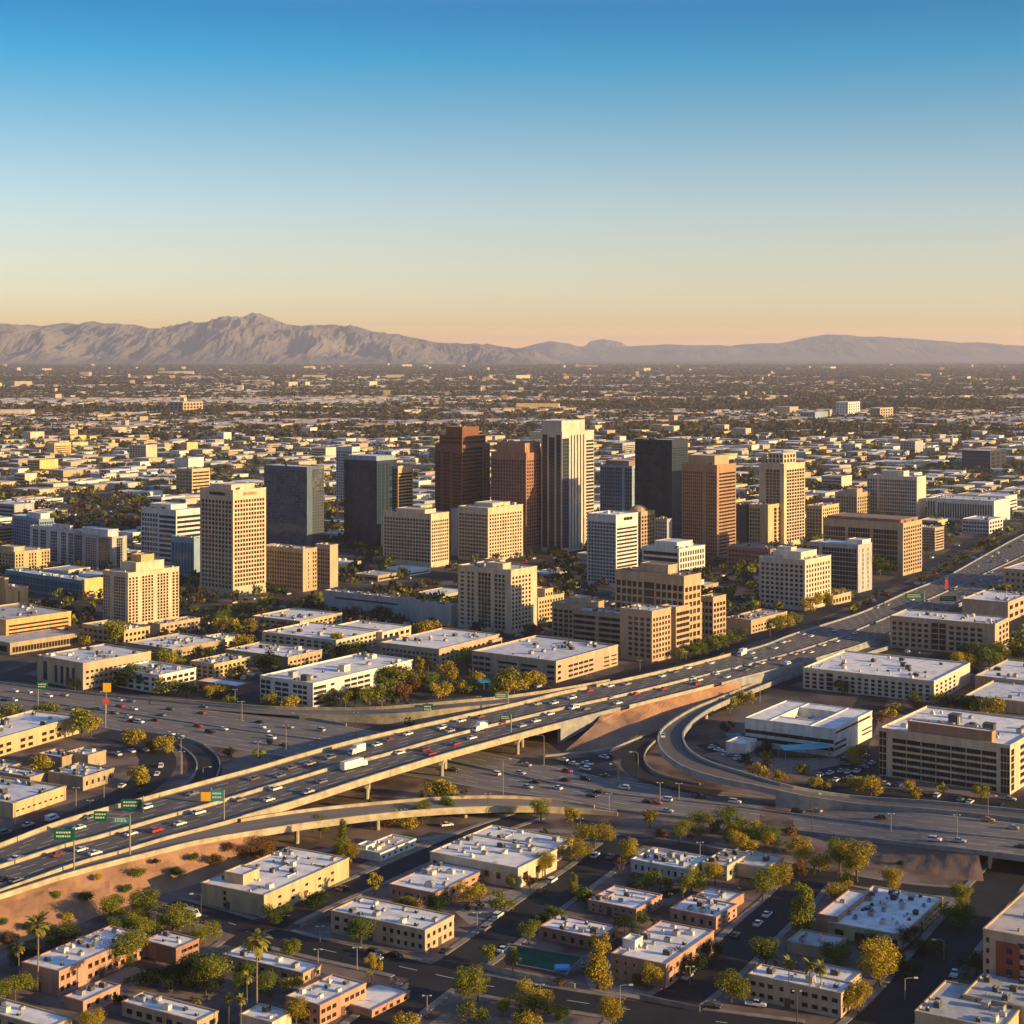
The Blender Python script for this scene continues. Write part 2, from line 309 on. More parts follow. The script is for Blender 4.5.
A_med = world(zp([(-70, 888), (0, 868), (65, 847), (100, 838), (153, 822), (210, 806), (256, 792), (300, 779), (333, 769), (381, 757), (440, 740), (498, 725), (560, 710), (610, 699), (661, 687), (700, 677), (731, 669), (786, 655), (833, 640), (863, 628), (908, 609), (946, 592), (985, 574), (1024, 556), (1075, 533), (1130, 510)]))
A_near = world(zp([(-70, 914), (0, 892), (73, 866), (120, 853), (163, 840), (205, 829), (241, 819), (300, 801.5), (366, 780), (440, 757.5), (498, 741.5), (559, 725), (619, 709.5), (669, 697), (705, 688), (754, 675), (801, 663), (860, 645), (905, 627), (950, 608), (990, 590), (1024, 573), (1075, 548), (1130, 524)]))
def offz(ps, d): return offset(ps, d)
ribbon('freeway_road', A_far, offz(A_med, -.7), 'asphalt'); ribbon('freeway_road', offz(A_med, .7), A_near, 'asphalt')
lanes('lane_markings', A_far, A_med, (.2, .36, .52, .68, .84)); lanes('lane_markings', A_med, A_near, (.18, .34, .5, .66, .82))
reg('A', [a_.lerp(b_, .5) for a_, b_ in zip(resample(A_far, 120)[0], resample(A_near, 120)[0])], 45)
# bridge span between pixel columns 243 and 560
def sub(ps, x0, x1): return [p for p in ps if x0 <= PX(p)[0] <= x1]
sp_n = sub(A_near, 236, 561); sp_f = sub(A_far, 236, 590)
GRP = 'elevated freeway bridges'
brg = empty('freeway_bridge', (P(400, 790).x, P(400, 790).y, 0), 0, 'long concrete bridge carrying the wide freeway diagonally over the lower freeway', 'bridge')
def bparent(o, root): o.parent = root; o.matrix_parent_inverse.identity(); o.location = -root.location if o.type == 'MESH' and not o.get('own') else o.location; return o
acc = Acc(); wallstrip(acc, resample(offset(sp_n, .5), 70)[0], .8, -1.3, 1.3); o = link('parapet', acc.mesh('parapet', ['concrete_barrier'])); bparent(o, brg)
acc = Acc(); wallstrip(acc, resample(offset(sp_f, -.5), 70)[0], .8, -1.3, 1.5); o = link('parapet', acc.mesh('parapet', ['concrete_barrier'])); bparent(o, brg)
acc = Acc(); n_ = 60; a1 = resample(sp_n, n_)[0]; f1 = resample(sp_f, n_)[0]
for i in range(n_-1):
    z = Vector((0, 0, -1.2)); acc.quad(f1[i]+z, f1[i+1]+z, a1[i+1]+z, a1[i]+z)
for t in (.06, .2, .35, .5, .65, .8, .94):
    wallstrip(acc, [a1[i].lerp(f1[i], t)+Vector((0, 0, -2.2)) for i in range(n_)], .8, -.0, 1.0)
o = link('girder_deck', acc.mesh('girder_deck', ['concrete_grey'])); bparent(o, brg)
for t in (.12, .36, .61, .86):
    i = int(t*(n_-1)); a_, f_ = a1[i], f1[i]
    acc = Acc(); wallstrip(acc, [a_.lerp(f_, -.005)+Vector((0, 0, -3.3)), a_.lerp(f_, .97)+Vector((0, 0, -3.3))], 1.6, 0, 1.1)
    for q in (.03, .2, .4, .6, .8):
        c = a_.lerp(f_, q); acc.tube([(c.x, c.y, -.5), (c.x, c.y, 4.8)], [.85, .85], 10)
    o = link('pier', acc.mesh('pier', ['concrete_barrier'])); bparent(o, brg)
# retaining wall east of the bridge (grey triangle) and solid fill
gw = sub(A_near, 556, 622)
acc = Acc(); wallstrip(acc, resample(offset(gw, .5), 20)[0], .8, lambda p: np.interp(PX(p)[0], [556, 622], [0, 7.0]), 1.3)
o = link('retaining_wall', acc.mesh('retaining_wall', ['concrete_grey'])); o['label'] = 'grey tapering concrete abutment wall at the right end of the long bridge'; o['category'] = 'wall'
acc = Acc(); fz = [P(560, 742, 0), P(602, 729, 0)]
wallstrip(acc, [A_near[min(range(len(A_near)), key=lambda i: abs(PX(A_near[i])[0]-559))].copy() - Vector((0, 0, 8)), sub(A_far, 590, 600)[0]-Vector((0, 0, 8))], 1.2, 0, 6.8)
o = link('abutment', acc.mesh('abutment', ['concrete_grey'])); bparent(o, brg)
acc = Acc(); wallstrip(acc, [sub(A_near, 238, 246)[0]-Vector((0, 0, 8)), sub(A_far, 236, 245)[0]-Vector((0, 0, 8))], 1.2, 0, 6.8)
o = link('abutment', acc.mesh('abutment', ['concrete_grey'])); bparent(o, brg)
barrier(resample(offset(sub(A_far, -80, 246), -.5), 60)[0], 'low concrete barrier on the far edge of the lower left freeway', zlo=-.4, zhi=1.5)
barrier(offset(sub(A_far, 590, 735), -.5), 'sunlit concrete edge wall between the freeway and the parking structure', zlo=-.5, zhi=1.4)
barrier(offset(sub(A_far, 735, 1140), -.5), 'long low grey edge wall between the far freeway and downtown blocks', zlo=-.3, zhi=.9, m='concrete_grey', th=.4)
barrier(sub(A_med, -90, 690), 'sunlit median barrier between the two directions of the long bridge', zlo=-.2, zhi=1.15, th=.8)
barrier(sub(A_med, 690, 1140), 'thin grey median barrier of the far freeway', zlo=-.2, zhi=.75, th=.4, m='concrete_grey')
barrier(offset(sub(A_near, -80, 247), .5), 'inner barrier between the freeway and its off-ramp at lower left', zlo=-.3, zhi=1.1)
barrier(offset(sub(A_near, 620, 715), .5), 'low concrete parapet above the orange slope right of the bridge', zlo=-.6, zhi=1.1)
barrier(offset(sub(A_near, 715, 1140), .5), 'low grey parapet on the near side of the far freeway', zlo=-.4, zhi=.8, m='concrete_grey', th=.4)
# ramp E below the bridge
zE = lambda x: float(np.interp(x, [-100, 220, 300, 380, 465, 560, 620], [8, 8, 7.2, 6, 4.2, 1.2, .3]))
ze = lambda l: [(x, y, zE(x)) for x, y in l]
E_out = world(ze([(-70, 918), (0, 897), (73, 874), (160, 852), (202, 842), (277, 829.5), (330, 822), (380, 816), (430, 811.5), (480, 809), (530, 808.5), (580, 811), (618, 815)]))
E_in = world(ze([(-70, 914.5), (0, 892.6), (73, 866.8), (120, 853.8), (163, 841), (205, 830.6), (241, 822), (300, 813), (360, 806.5), (438, 800), (497, 798.5), (540, 800.5), (580, 806), (618, 812)]))
ribbon('ramp_road', E_in, E_out, 'road_concrete', dz=.01); reg('E', [a_.lerp(b_, .5) for a_, b_ in zip(resample(E_in, 80)[0], resample(E_out, 80)[0])], 9)
barrier(offset(sub(E_in, 236, 600), -.3), 'upper parapet of the curved ramp passing below the long bridge', zlo=-1.2, zhi=1.1)
r2 = empty('ramp_bridge', (P(400, 830).x, P(400, 830).y, 0), 0, 'slim curved ramp bridge with sunlit parapet in front of the long bridge', 'bridge', GRP)
acc = Acc(); wallstrip(acc, resample(offset(sub(E_out, 236, 625), .4), 60)[0], .7, -1.3, 1.1); o = link('parapet', acc.mesh('parapet', ['concrete_barrier'])); bparent(o, r2)
acc = Acc(); i1 = resample(sub(E_in, 236, 560), 40)[0]; i2 = resample(sub(E_out, 236, 560), 40)[0]
for i in range(39): z = Vector((0, 0, -1.1)); acc.quad(i1[i]+z, i1[i+1]+z, i2[i+1]+z, i2[i]+z)
o = link('girder_deck', acc.mesh('girder_deck', ['concrete_grey'])); bparent(o, r2)
for t in (.18, .45, .74):
    i = int(t*39); c = i1[i].lerp(i2[i], .7); acc = Acc(); acc.tube([(c.x, c.y, -.5), (c.x, c.y, c.z-1.2)], [.8, .8], 10); acc.box(c.x-2.5, c.x+2.5, c.y-1, c.y+1, c.z-2.0, c.z-1.15)
    o = link('pier', acc.mesh('pier', ['concrete_barrier'])); bparent(o, r2)
barrier(offset(sub(E_out, -80, 246), .4), 'sunlit outer barrier of the off-ramp above the orange slope at lower left', zlo=-1.0, zhi=1.1, th=.7)
# slopes
def slope(name, top, bot, m, n=70, rows=10, seed=1):
    T = resample(top, n)[0]; Bt = resample(bot, n)[0]; acc = Acc(); g = []
    for i in range(n):
        row = []
        for j in range(rows+1):
            t = j/rows; p = T[i].lerp(Bt[i], t); b_ = 0 if j in (0, rows) else noise.fractal(Vector((p.x/9, p.y/9, seed)), .9, 2, 3)*.45*(1.8 if m == 'embankment' else 1)
            row.append(p+Vector((0, 0, b_)))
        g.append(row)
    for i in range(n-1):
        for j in range(rows): acc.quad(g[i][j+1], g[i+1][j+1], g[i+1][j], g[i][j])
    for i in range(n): mark(Bt[i].x, Bt[i].y, 1, 4); mark(T[i].lerp(Bt[i], .5).x, T[i].lerp(Bt[i], .5).y, 1, 4)
    return structure(name, acc.mesh(name, [m], smooth=True))
z0 = lambda l: [(x, y, -.05) for x, y in l]
slope('embankment', [p-Vector((0, 0, .5)) for p in offset(sub(E_out, -80, 262), .8)], world(z0([(-75, 985), (0, 950), (60, 931), (110, 912), (160, 895), (205, 882), (262, 864)])), 'embankment')
MIDL = world([(592, 727, 5.5), (606, 719, 6.5), (619, 715, 5.6), (637, 724, 3.4), (652, 719, 3.2), (669, 713, 3.0), (694, 708, 2.4), (715, 701, 2.6), (742, 690, 2.8)])
slope('embankment', [p-Vector((0, 0, .4)) for p in offset(sub(A_near, 594, 742), .8)], MIDL, 'embankment', seed=4, rows=6)
slope('embankment_foot', MIDL, world(z0([(561, 754), (590, 752), (625, 744), (655, 733), (680, 722), (700, 714), (725, 705), (745, 695)])), 'bank_soil_shaded', seed=6)  # lower bank: brown soil with its shade also painted into the colour
acc = Acc()      # vertical fill under the approach on the far side
wallstrip(acc, resample(offset(sub(A_far, -80, 240), -.2), 40)[0], .5, lambda p: 0, -.3); wallstrip(acc, resample(offset(sub(A_far, 590, 1140), -.2), 60)[0], .5, lambda p: 0, -.1)
wallstrip(acc, resample(sub(E_in, 236, 262), 10)[0], .5, lambda p: 0, -.3)
structure('retaining_fill', acc.mesh('retaining_fill', ['concrete_grey']))
acc = Acc(); wallstrip(acc, resample(offset(sub(A_near, 728, 1140), .9), 60)[0], .5, lambda p: 0, -.3); structure('retaining_fill', acc.mesh('retaining_fill', ['concrete_grey']))
# upper ramp D joining the big freeway from behind
zD = lambda x: float(np.interp(x, [200, 340, 450, 560, 620], [0.2, 2, 6, 8, 8]))
zd = lambda l: [(x, y, zD(x)) for x, y in l]
D_out = world(zd([(150, 700), (200, 704), (260, 708.5), (300, 710), (345, 710.5), (380, 709.5), (420, 706.5), (460, 703), (498, 699.5), (540, 694), (580, 687.5), (610, 682)]))
D_in = world(zd([(150, 704), (200, 709), (260, 713.5), (300, 716), (345, 717), (380, 716), (420, 713.5), (460, 709), (498, 705.5), (540, 700), (580, 693), (610, 686)]))
ribbon('ramp_road', D_out, D_in, 'road_concrete', dz=.03); reg('D', [a_.lerp(b_, .5) for a_, b_ in zip(resample(D_out, 80)[0], resample(D_in, 80)[0])], 9)
barrier(offset(D_out, -.3), 'thin sunlit parapet of the on-ramp behind the long bridge', zlo=lambda p: 0, zhi=1.4)
barrier(offset(sub(D_in, 300, 530), .3), 'inner parapet of the on-ramp behind the long bridge', zlo=lambda p: 0, zhi=1.0)
# lower freeway B
zB = lambda x: float(np.interp(x, [-100, 810, 900, 960, 1200], [.06, .06, 3, 5, 5]))
zb = lambda l: [(x, y, zB(x)) for x, y in l]
B_far = world(zb([(-60, 676), (0, 684), (80, 694), (160, 702), (230, 709), (290, 717), (374, 731), (450, 745), (540, 764), (618, 780), (677, 787), (740, 794), (800, 801), (860, 809), (935, 814), (1024, 824), (1110, 834), (1180, 844)]))
B_mid = world(zb([(-60, 689), (0, 697), (80, 708), (160, 719), (230, 729), (290, 737), (374, 748), (450, 762), (540, 781), (618, 795), (677, 801), (740, 808), (800, 816), (860, 823), (935, 832), (1024, 841), (1110, 851), (1180, 860)]))
B_near = world(zb([(-60, 703), (0, 711), (50, 718), (100, 727), (160, 738), (213, 746), (256, 752), (300, 759), (360, 768), (434, 780), (496, 791), (560, 799), (618, 811), (680, 818), (740, 825), (800, 832.5), (860, 839), (905, 844), (959, 850), (1024, 858), (1110, 869), (1180, 878)]))
ribbon('lower_freeway_road', B_far, offset(B_mid, -.4), 'road_concrete'); ribbon('lower_freeway_road', offset(B_mid, .4), B_near, 'road_concrete')
lanes('lane_markings', B_far, B_mid, (.25, .5, .75)); lanes('lane_markings', B_mid, B_near, (.25, .5, .75))
reg('B', [a_.lerp(b_, .5) for a_, b_ in zip(resample(B_far, 120)[0], resample(B_near, 120)[0])], 34)
barrier(B_mid, 'grey median barrier of the lower freeway', zlo=-.1, zhi=.75, th=.6, m='concrete_grey')
barrier(offset(sub(B_near, 610, 1190), .5), 'grey shoulder parapet of the lower freeway above the brown bank at right', zlo=-.6, zhi=1.0, m='concrete_grey')
barrier(offset(sub(B_far, -70, 350), -.5), 'low wall between the lower freeway and the frontage road at left', zlo=-.1, zhi=1.2, m='concrete_grey')
# brown bank and underpass at the right end
slope('embankment_slope', [p-Vector((0, 0, .5)) for p in offset(sub(B_near, 800, 985), .8)], world(z0([(790, 836), (840, 851), (880, 866), (915, 874), (955, 880), (984, 882)])), 'dirt', seed=9)
ub = empty('underpass_bridge', P(1010, 872), 0, 'grey concrete underpass with dark opening at the right edge of the photo', 'bridge')
q = sub(B_near, 900, 984); acc = Acc(); wallstrip(acc, resample(offset(q, .6), 24)[0], .7, lambda p: float(np.interp(PX(p)[0], [900, 984], [p.z-1, 0])), 1.0); o = link('wing_wall', acc.mesh('wing_wall', ['concrete_grey'])); bparent(o, ub)
q = sub(B_near, 980, 1190); acc = Acc(); wallstrip(acc, resample(offset(q, .6), 24)[0], .7, -1.0, 1.1); o = link('parapet', acc.mesh('parapet', ['concrete_grey'])); bparent(o, ub)
acc = Acc(); qa = resample(sub(B_near, 982, 1190), 20)[0]; qb = resample(sub(B_far, 990, 1190), 20)[0]
for i in range(19): z = Vector((0, 0, -.9)); acc.quad(qa[i]+z, qa[i+1]+z, qb[i+1]+z, qb[i]+z)
o = link('girder_deck', acc.mesh('girder_deck', ['concrete_grey'])); bparent(o, ub)
acc = Acc(); wallstrip(acc, [qa[0]-Vector((0, 0, 5)), qb[0]-Vector((0, 0, 5))], 1, 0, 4); o = link('abutment', acc.mesh('abutment', ['concrete_barrier'])); bparent(o, ub)
# flyover C on the right
zC = lambda t: t
C_out = world([(1010, 604, 1), (940, 626, 1), (870, 647, 1), (800, 666, 1.2), (749, 687, 2.5), (718, 700, 4.2), (694, 710, 5.6), (671, 724, 7), (660, 736, 8), (661, 749, 8), (671, 760, 8), (688, 770, 8), (718, 779.5, 7.5), (755, 787, 6.5), (800, 797, 4.5), (860, 806, 3.2), (935, 811.5, 4.6), (1024, 821, 5.1), (1100, 830, 5.1)])
C_in = world([(1010, 610, 1), (940, 632, 1), (870, 653, 1), (800, 673, 1.2), (752, 691, 2.5), (728, 701, 4.2), (706, 712, 5.6), (690, 724, 7), (682, 736, 8), (686, 749, 8), (697, 758, 8), (713, 765.5, 8), (740, 774, 7.5), (778, 785.5, 6.5), (815, 793, 4.5), (860, 799, 3.2), (935, 804, 4.6), (1024, 813, 5.1), (1100, 822, 5.1)])
ribbon('flyover_road', C_in, C_out, 'asphalt', dz=.02); reg('C', [a_.lerp(b_, .5) for a_, b_ in zip(resample(C_in, 100)[0], resample(C_out, 100)[0])], 9)
cb = empty('flyover_bridge', P(720, 775), 0, 'curved concrete flyover ramp looping beside the white offices at right', 'bridge', GRP)
acc = Acc(); wallstrip(acc, resample(offset(C_out, .4), 130)[0], .7, -1.2, 1.1); o = link('parapet', acc.mesh('parapet', ['concrete_grey'])); bparent(o, cb)
acc = Acc(); wallstrip(acc, resample(offset(C_in, -.4), 130)[0], .7, -1.2, 1.1); o = link('parapet', acc.mesh('parapet', ['concrete_grey'])); bparent(o, cb)
acc = Acc(); c1 = resample(C_in, 90)[0]; c2 = resample(C_out, 90)[0]
for i in range(89): z = Vector((0, 0, -1.1)); acc.quad(c1[i]+z, c1[i+1]+z, c2[i+1]+z, c2[i]+z)
o = link('girder_deck', acc.mesh('girder_deck', ['concrete_grey'])); bparent(o, cb)
for t in (.44, .52, .60, .67):
    i = int(t*89); c = c1[i].lerp(c2[i], .6); acc = Acc(); acc.tube([(c.x, c.y, -.5), (c.x, c.y, c.z-1.2)], [1.0, 1.0], 10); acc.box(c.x-2.6, c.x+2.6, c.y-1, c.y+1, c.z-2.2, c.z-1.15)
    o = link('pier', acc.mesh('pier', ['concrete_barrier'])); bparent(o, cb)
half_ = lambda ps: [p for p in sub(ps[len(ps)//2:], 775, 1110)]
for q, s_ in ((half_(C_out), .5), (half_(C_in), -.5)):
    acc = Acc(); wallstrip(acc, resample(offset(q, s_), 40)[0], .5, lambda p: 0, -.9); o = link('fill_wall', acc.mesh('fill_wall', ['concrete_grey'])); bparent(o, cb)
# ground level roads by centre line and width
STREETS = []
def street(name, pts, wd, m='asphalt_street', side=True, z=.05, key=None, mk=False):
    c = world([(x, y, z) for x, y in pts]); c = resample(c, max(12, int(sum((c[i+1]-c[i]).length for i in range(len(c)-1))/5)))[0]
    for p in c: p.z = z
    ribbon(name, offset(c, -wd/2), offset(c, wd/2), m); reg(key or 'S', c, wd)
    if side: STREETS.append((c, wd))
    if mk:
        acc = Acc(); dashes(acc, c, wd=.25, dz=.015, dash=5, gap=8); structure('lane_markings', acc.mesh('lane_markings', ['paint_white']))
    return c
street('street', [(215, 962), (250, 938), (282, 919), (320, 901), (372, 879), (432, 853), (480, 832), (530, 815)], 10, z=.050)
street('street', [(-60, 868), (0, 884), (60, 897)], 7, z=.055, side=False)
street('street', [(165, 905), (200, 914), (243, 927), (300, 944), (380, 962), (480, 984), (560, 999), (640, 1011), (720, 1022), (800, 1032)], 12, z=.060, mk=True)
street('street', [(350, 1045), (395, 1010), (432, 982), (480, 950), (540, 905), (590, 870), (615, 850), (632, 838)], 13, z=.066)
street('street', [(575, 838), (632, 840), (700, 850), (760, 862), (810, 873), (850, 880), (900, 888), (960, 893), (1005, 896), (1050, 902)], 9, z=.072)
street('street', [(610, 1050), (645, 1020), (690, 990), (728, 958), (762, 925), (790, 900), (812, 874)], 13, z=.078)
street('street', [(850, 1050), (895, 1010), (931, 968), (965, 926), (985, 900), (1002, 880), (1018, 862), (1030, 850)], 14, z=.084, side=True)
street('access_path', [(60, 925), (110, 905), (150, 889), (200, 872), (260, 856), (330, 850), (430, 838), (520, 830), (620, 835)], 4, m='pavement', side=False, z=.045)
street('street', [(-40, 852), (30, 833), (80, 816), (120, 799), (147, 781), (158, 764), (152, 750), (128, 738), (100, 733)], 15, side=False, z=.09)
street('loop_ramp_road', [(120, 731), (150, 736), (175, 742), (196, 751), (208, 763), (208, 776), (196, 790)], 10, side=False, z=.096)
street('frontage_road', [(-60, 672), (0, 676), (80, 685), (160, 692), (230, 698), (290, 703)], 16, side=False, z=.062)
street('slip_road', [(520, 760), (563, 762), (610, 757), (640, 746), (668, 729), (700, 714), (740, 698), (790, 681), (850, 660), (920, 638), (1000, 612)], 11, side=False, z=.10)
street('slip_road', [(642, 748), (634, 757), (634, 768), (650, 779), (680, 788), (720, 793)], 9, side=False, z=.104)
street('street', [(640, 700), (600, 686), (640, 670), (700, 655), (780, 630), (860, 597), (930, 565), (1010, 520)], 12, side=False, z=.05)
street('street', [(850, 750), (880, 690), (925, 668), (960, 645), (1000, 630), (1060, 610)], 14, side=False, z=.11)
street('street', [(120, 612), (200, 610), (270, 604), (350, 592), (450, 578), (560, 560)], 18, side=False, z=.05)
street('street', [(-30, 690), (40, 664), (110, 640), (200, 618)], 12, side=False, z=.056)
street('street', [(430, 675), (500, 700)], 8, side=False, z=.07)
# parking lots
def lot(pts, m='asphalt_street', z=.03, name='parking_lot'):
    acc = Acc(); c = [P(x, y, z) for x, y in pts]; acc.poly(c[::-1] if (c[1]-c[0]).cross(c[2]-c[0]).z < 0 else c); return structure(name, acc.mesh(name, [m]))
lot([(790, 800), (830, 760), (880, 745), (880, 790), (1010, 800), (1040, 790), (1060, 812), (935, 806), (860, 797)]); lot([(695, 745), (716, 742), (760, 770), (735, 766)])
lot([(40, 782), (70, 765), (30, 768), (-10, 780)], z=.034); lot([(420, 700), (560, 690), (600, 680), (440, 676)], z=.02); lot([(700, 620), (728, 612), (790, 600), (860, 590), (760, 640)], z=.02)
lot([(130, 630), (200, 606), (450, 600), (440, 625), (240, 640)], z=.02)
mat('yard_concrete', (.22, .19, .17), col2=(.34, .30, .26), rough=.95, scale=.25, detail=10); mat('yard_gravel', (.16, .11, .09), col2=(.30, .22, .18), rough=1, scale=.4, detail=12)
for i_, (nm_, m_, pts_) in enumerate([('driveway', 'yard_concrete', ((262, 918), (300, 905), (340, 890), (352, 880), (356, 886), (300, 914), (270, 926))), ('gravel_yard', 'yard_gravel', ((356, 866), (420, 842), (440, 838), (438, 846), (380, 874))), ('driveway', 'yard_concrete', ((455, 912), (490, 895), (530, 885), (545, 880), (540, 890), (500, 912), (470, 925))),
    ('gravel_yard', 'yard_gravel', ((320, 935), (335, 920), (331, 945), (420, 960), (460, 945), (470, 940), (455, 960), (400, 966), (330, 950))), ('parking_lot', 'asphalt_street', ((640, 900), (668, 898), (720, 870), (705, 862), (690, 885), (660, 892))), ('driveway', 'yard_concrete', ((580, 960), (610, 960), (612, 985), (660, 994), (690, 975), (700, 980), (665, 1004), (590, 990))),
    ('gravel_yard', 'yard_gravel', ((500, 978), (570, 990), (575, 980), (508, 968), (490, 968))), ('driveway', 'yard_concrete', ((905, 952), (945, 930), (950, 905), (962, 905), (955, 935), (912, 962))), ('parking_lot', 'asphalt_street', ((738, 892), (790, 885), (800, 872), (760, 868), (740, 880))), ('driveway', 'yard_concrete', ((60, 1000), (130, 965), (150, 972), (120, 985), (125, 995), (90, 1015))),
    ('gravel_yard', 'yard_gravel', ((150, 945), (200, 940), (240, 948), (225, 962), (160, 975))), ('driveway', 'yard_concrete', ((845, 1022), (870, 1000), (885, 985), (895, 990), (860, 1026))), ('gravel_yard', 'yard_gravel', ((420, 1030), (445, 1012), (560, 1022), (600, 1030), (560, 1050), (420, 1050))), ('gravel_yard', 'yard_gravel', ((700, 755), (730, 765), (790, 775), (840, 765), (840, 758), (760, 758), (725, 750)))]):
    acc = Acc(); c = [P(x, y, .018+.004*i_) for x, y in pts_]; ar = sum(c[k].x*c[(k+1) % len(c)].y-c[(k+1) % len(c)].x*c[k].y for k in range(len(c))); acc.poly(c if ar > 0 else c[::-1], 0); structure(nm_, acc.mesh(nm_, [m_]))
# pavements with a kerb beside the foreground streets
for ci, (c, wd) in enumerate(STREETS):
    acc = Acc()
    for s in (-1, 1):
        a_ = offset(c, s*(wd/2+.1)); b_ = offset(c, s*(wd/2+2.2))
        for i in range(len(c)-1):
            mid = (a_[i]+b_[i+1])*.5; bad = False
            for cj, (c2, w2) in enumerate(STREETS):
                if cj != ci and min((p.xy-mid.xy).length for p in c2) < w2/2+3.6: bad = True; break
            if bad: continue
            z1 = .20+.004*ci; p = [a_[i], a_[i+1], b_[i+1], b_[i]]
            if s < 0: p = p[::-1]
            lo = [(q_.x, q_.y, 0) for q_ in p]; hi = [(q_.x, q_.y, z1) for q_ in p]
            acc.quad(*hi)
            for k in range(4): acc.quad(lo[k], lo[(k+1) % 4], hi[(k+1) % 4], hi[k])
    structure('pavement', acc.mesh('pavement', ['pavement']))
# kerbs on the loop ramp and slip road
def kerb(pts, label, z=.05, h=.8, m='concrete_grey'): barrier(world([(x, y, z) for x, y in pts]), label, zlo=0, zhi=h, th=.5, m=m)
kerb([(182, 738), (202, 745), (216, 756), (220, 767), (216, 779)], 'curved outer barrier of the loop ramp at left')
kerb([(179, 746), (193, 757), (197, 767), (193, 777), (182, 787)], 'curved inner barrier of the loop ramp at left')
kerb([(545, 757), (600, 751), (636, 740), (660, 727)], 'kerb wall of the slip road at the foot of the orange slope', h=.9)
kerb([(655, 742), (646, 752), (645, 763), (657, 774), (680, 781), (700, 785)], 'curved kerb wall of the slip road under the flyover', h=.9)
# ------------------------------------------------------------------ buildings
PANE = {}
def pane_mesh(gl, mull, hm=0):
    k = (gl, mull, hm)
    if k not in PANE:
        a = Acc(); a.box(0, 1, 0, .1, 0, 1, 0)
        fr = .03 if mull > 2 else .06
        for i in range(mull+1):
            x = i/mull if mull else 0
            x0, x1 = max(0, x-fr/ (1 if mull <= 2 else mull*.5)), min(1, x+fr/(1 if mull <= 2 else mull*.5)); a.box(x0, x1, -.05, -.001, 0, 1, 1)
        for j in range(hm): z = (j+1)/(hm+1); a.box(.01, .99, -.04, -.002, z-.1/(hm+2), z+.1/(hm+2), 1)
        PANE[k] = a.mesh('window', ['glass_'+gl, 'window_frame'])
    return PANE[k]
def g(nx, nz, wf=.55, hf=.55, gl='dk', b=.06, t=.06, m=.03, d=.3, mu=1, hm=0): return dict(nx=nx, nz=nz, wf=wf, hf=hf, gl=gl, b=b, t=t, m=m, d=d, mu=mu, hm=hm)
def rib(nz, hf=.42, gl='dk', b=.06, t=.07, m=.02, d=.35, mu=10): return g(1, nz, .999-2*m, hf, gl, b, t, m, d, mu)
def cur(nx, nz, gl='bl', b=.02, t=.02, m=.01, d=.12): return g(nx, nz, .90, .82, gl, b, t, m, d, 1)
def facade(acc, panes, O, D, n, L, z0, z1, spec):
    """wall with real openings; collects the window panes"""
    up = Vector((0, 0, 1)); Ht = z1-z0
    def q(xa, xb, za, zb):
        if xb-xa > 1e-4 and zb-za > 1e-4: acc.quad(O+D*xa+up*za, O+D*xb+up*za, O+D*xb+up*zb, O+D*xa+up*zb)
    O = O+up*z0
    segs = spec if isinstance(spec, list) else [(1, spec)]
    tot = sum(s[0] for s in segs); x = 0
    for fr, sp in segs:
        w_ = L*fr/tot
        if sp is None: q(x, x+w_, 0, Ht); x += w_; continue
        mx_, bz, tz = w_*sp['m'], Ht*sp['b'], Ht*sp['t']; px_ = (w_-2*mx_)/sp['nx']; pz = (Ht-bz-tz)/sp['nz']
        ww, hh = px_*min(sp['wf']*1.24, max(.90, sp['wf'])), pz*min(sp['hf']*1.2, max(.88, sp['hf'])); d = sp['d']
        cols = [(x+mx_+i*px_+(px_-ww)/2, x+mx_+i*px_+(px_+ww)/2) for i in range(sp['nx'])]
        zlast = 0
        for j in range(sp['nz']):
            za = bz+j*pz+(pz-hh)*.5; zb = za+hh; q(x, x+w_, zlast, za); zlast = zb; xl = x
            for (xa, xb) in cols:
                q(xl, xa, za, zb); xl = xb
                f00, f10, f11, f01 = O+D*xa+up*za, O+D*xb+up*za, O+D*xb+up*zb, O+D*xa+up*zb; I = -n*d
                acc.quad(f00, f00+I, f01+I, f01); acc.quad(f10+I, f10, f11, f11+I); acc.quad(f00, f10, f10+I, f00+I); acc.quad(f01+I, f11+I, f11, f01)
                panes.append((f00-n*(d-.06), D, n, xb-xa, hh, sp))
            q(xl, x+w_, za, zb)
        q(x, x+w_, zlast, Ht); x += w_
UNITS = []
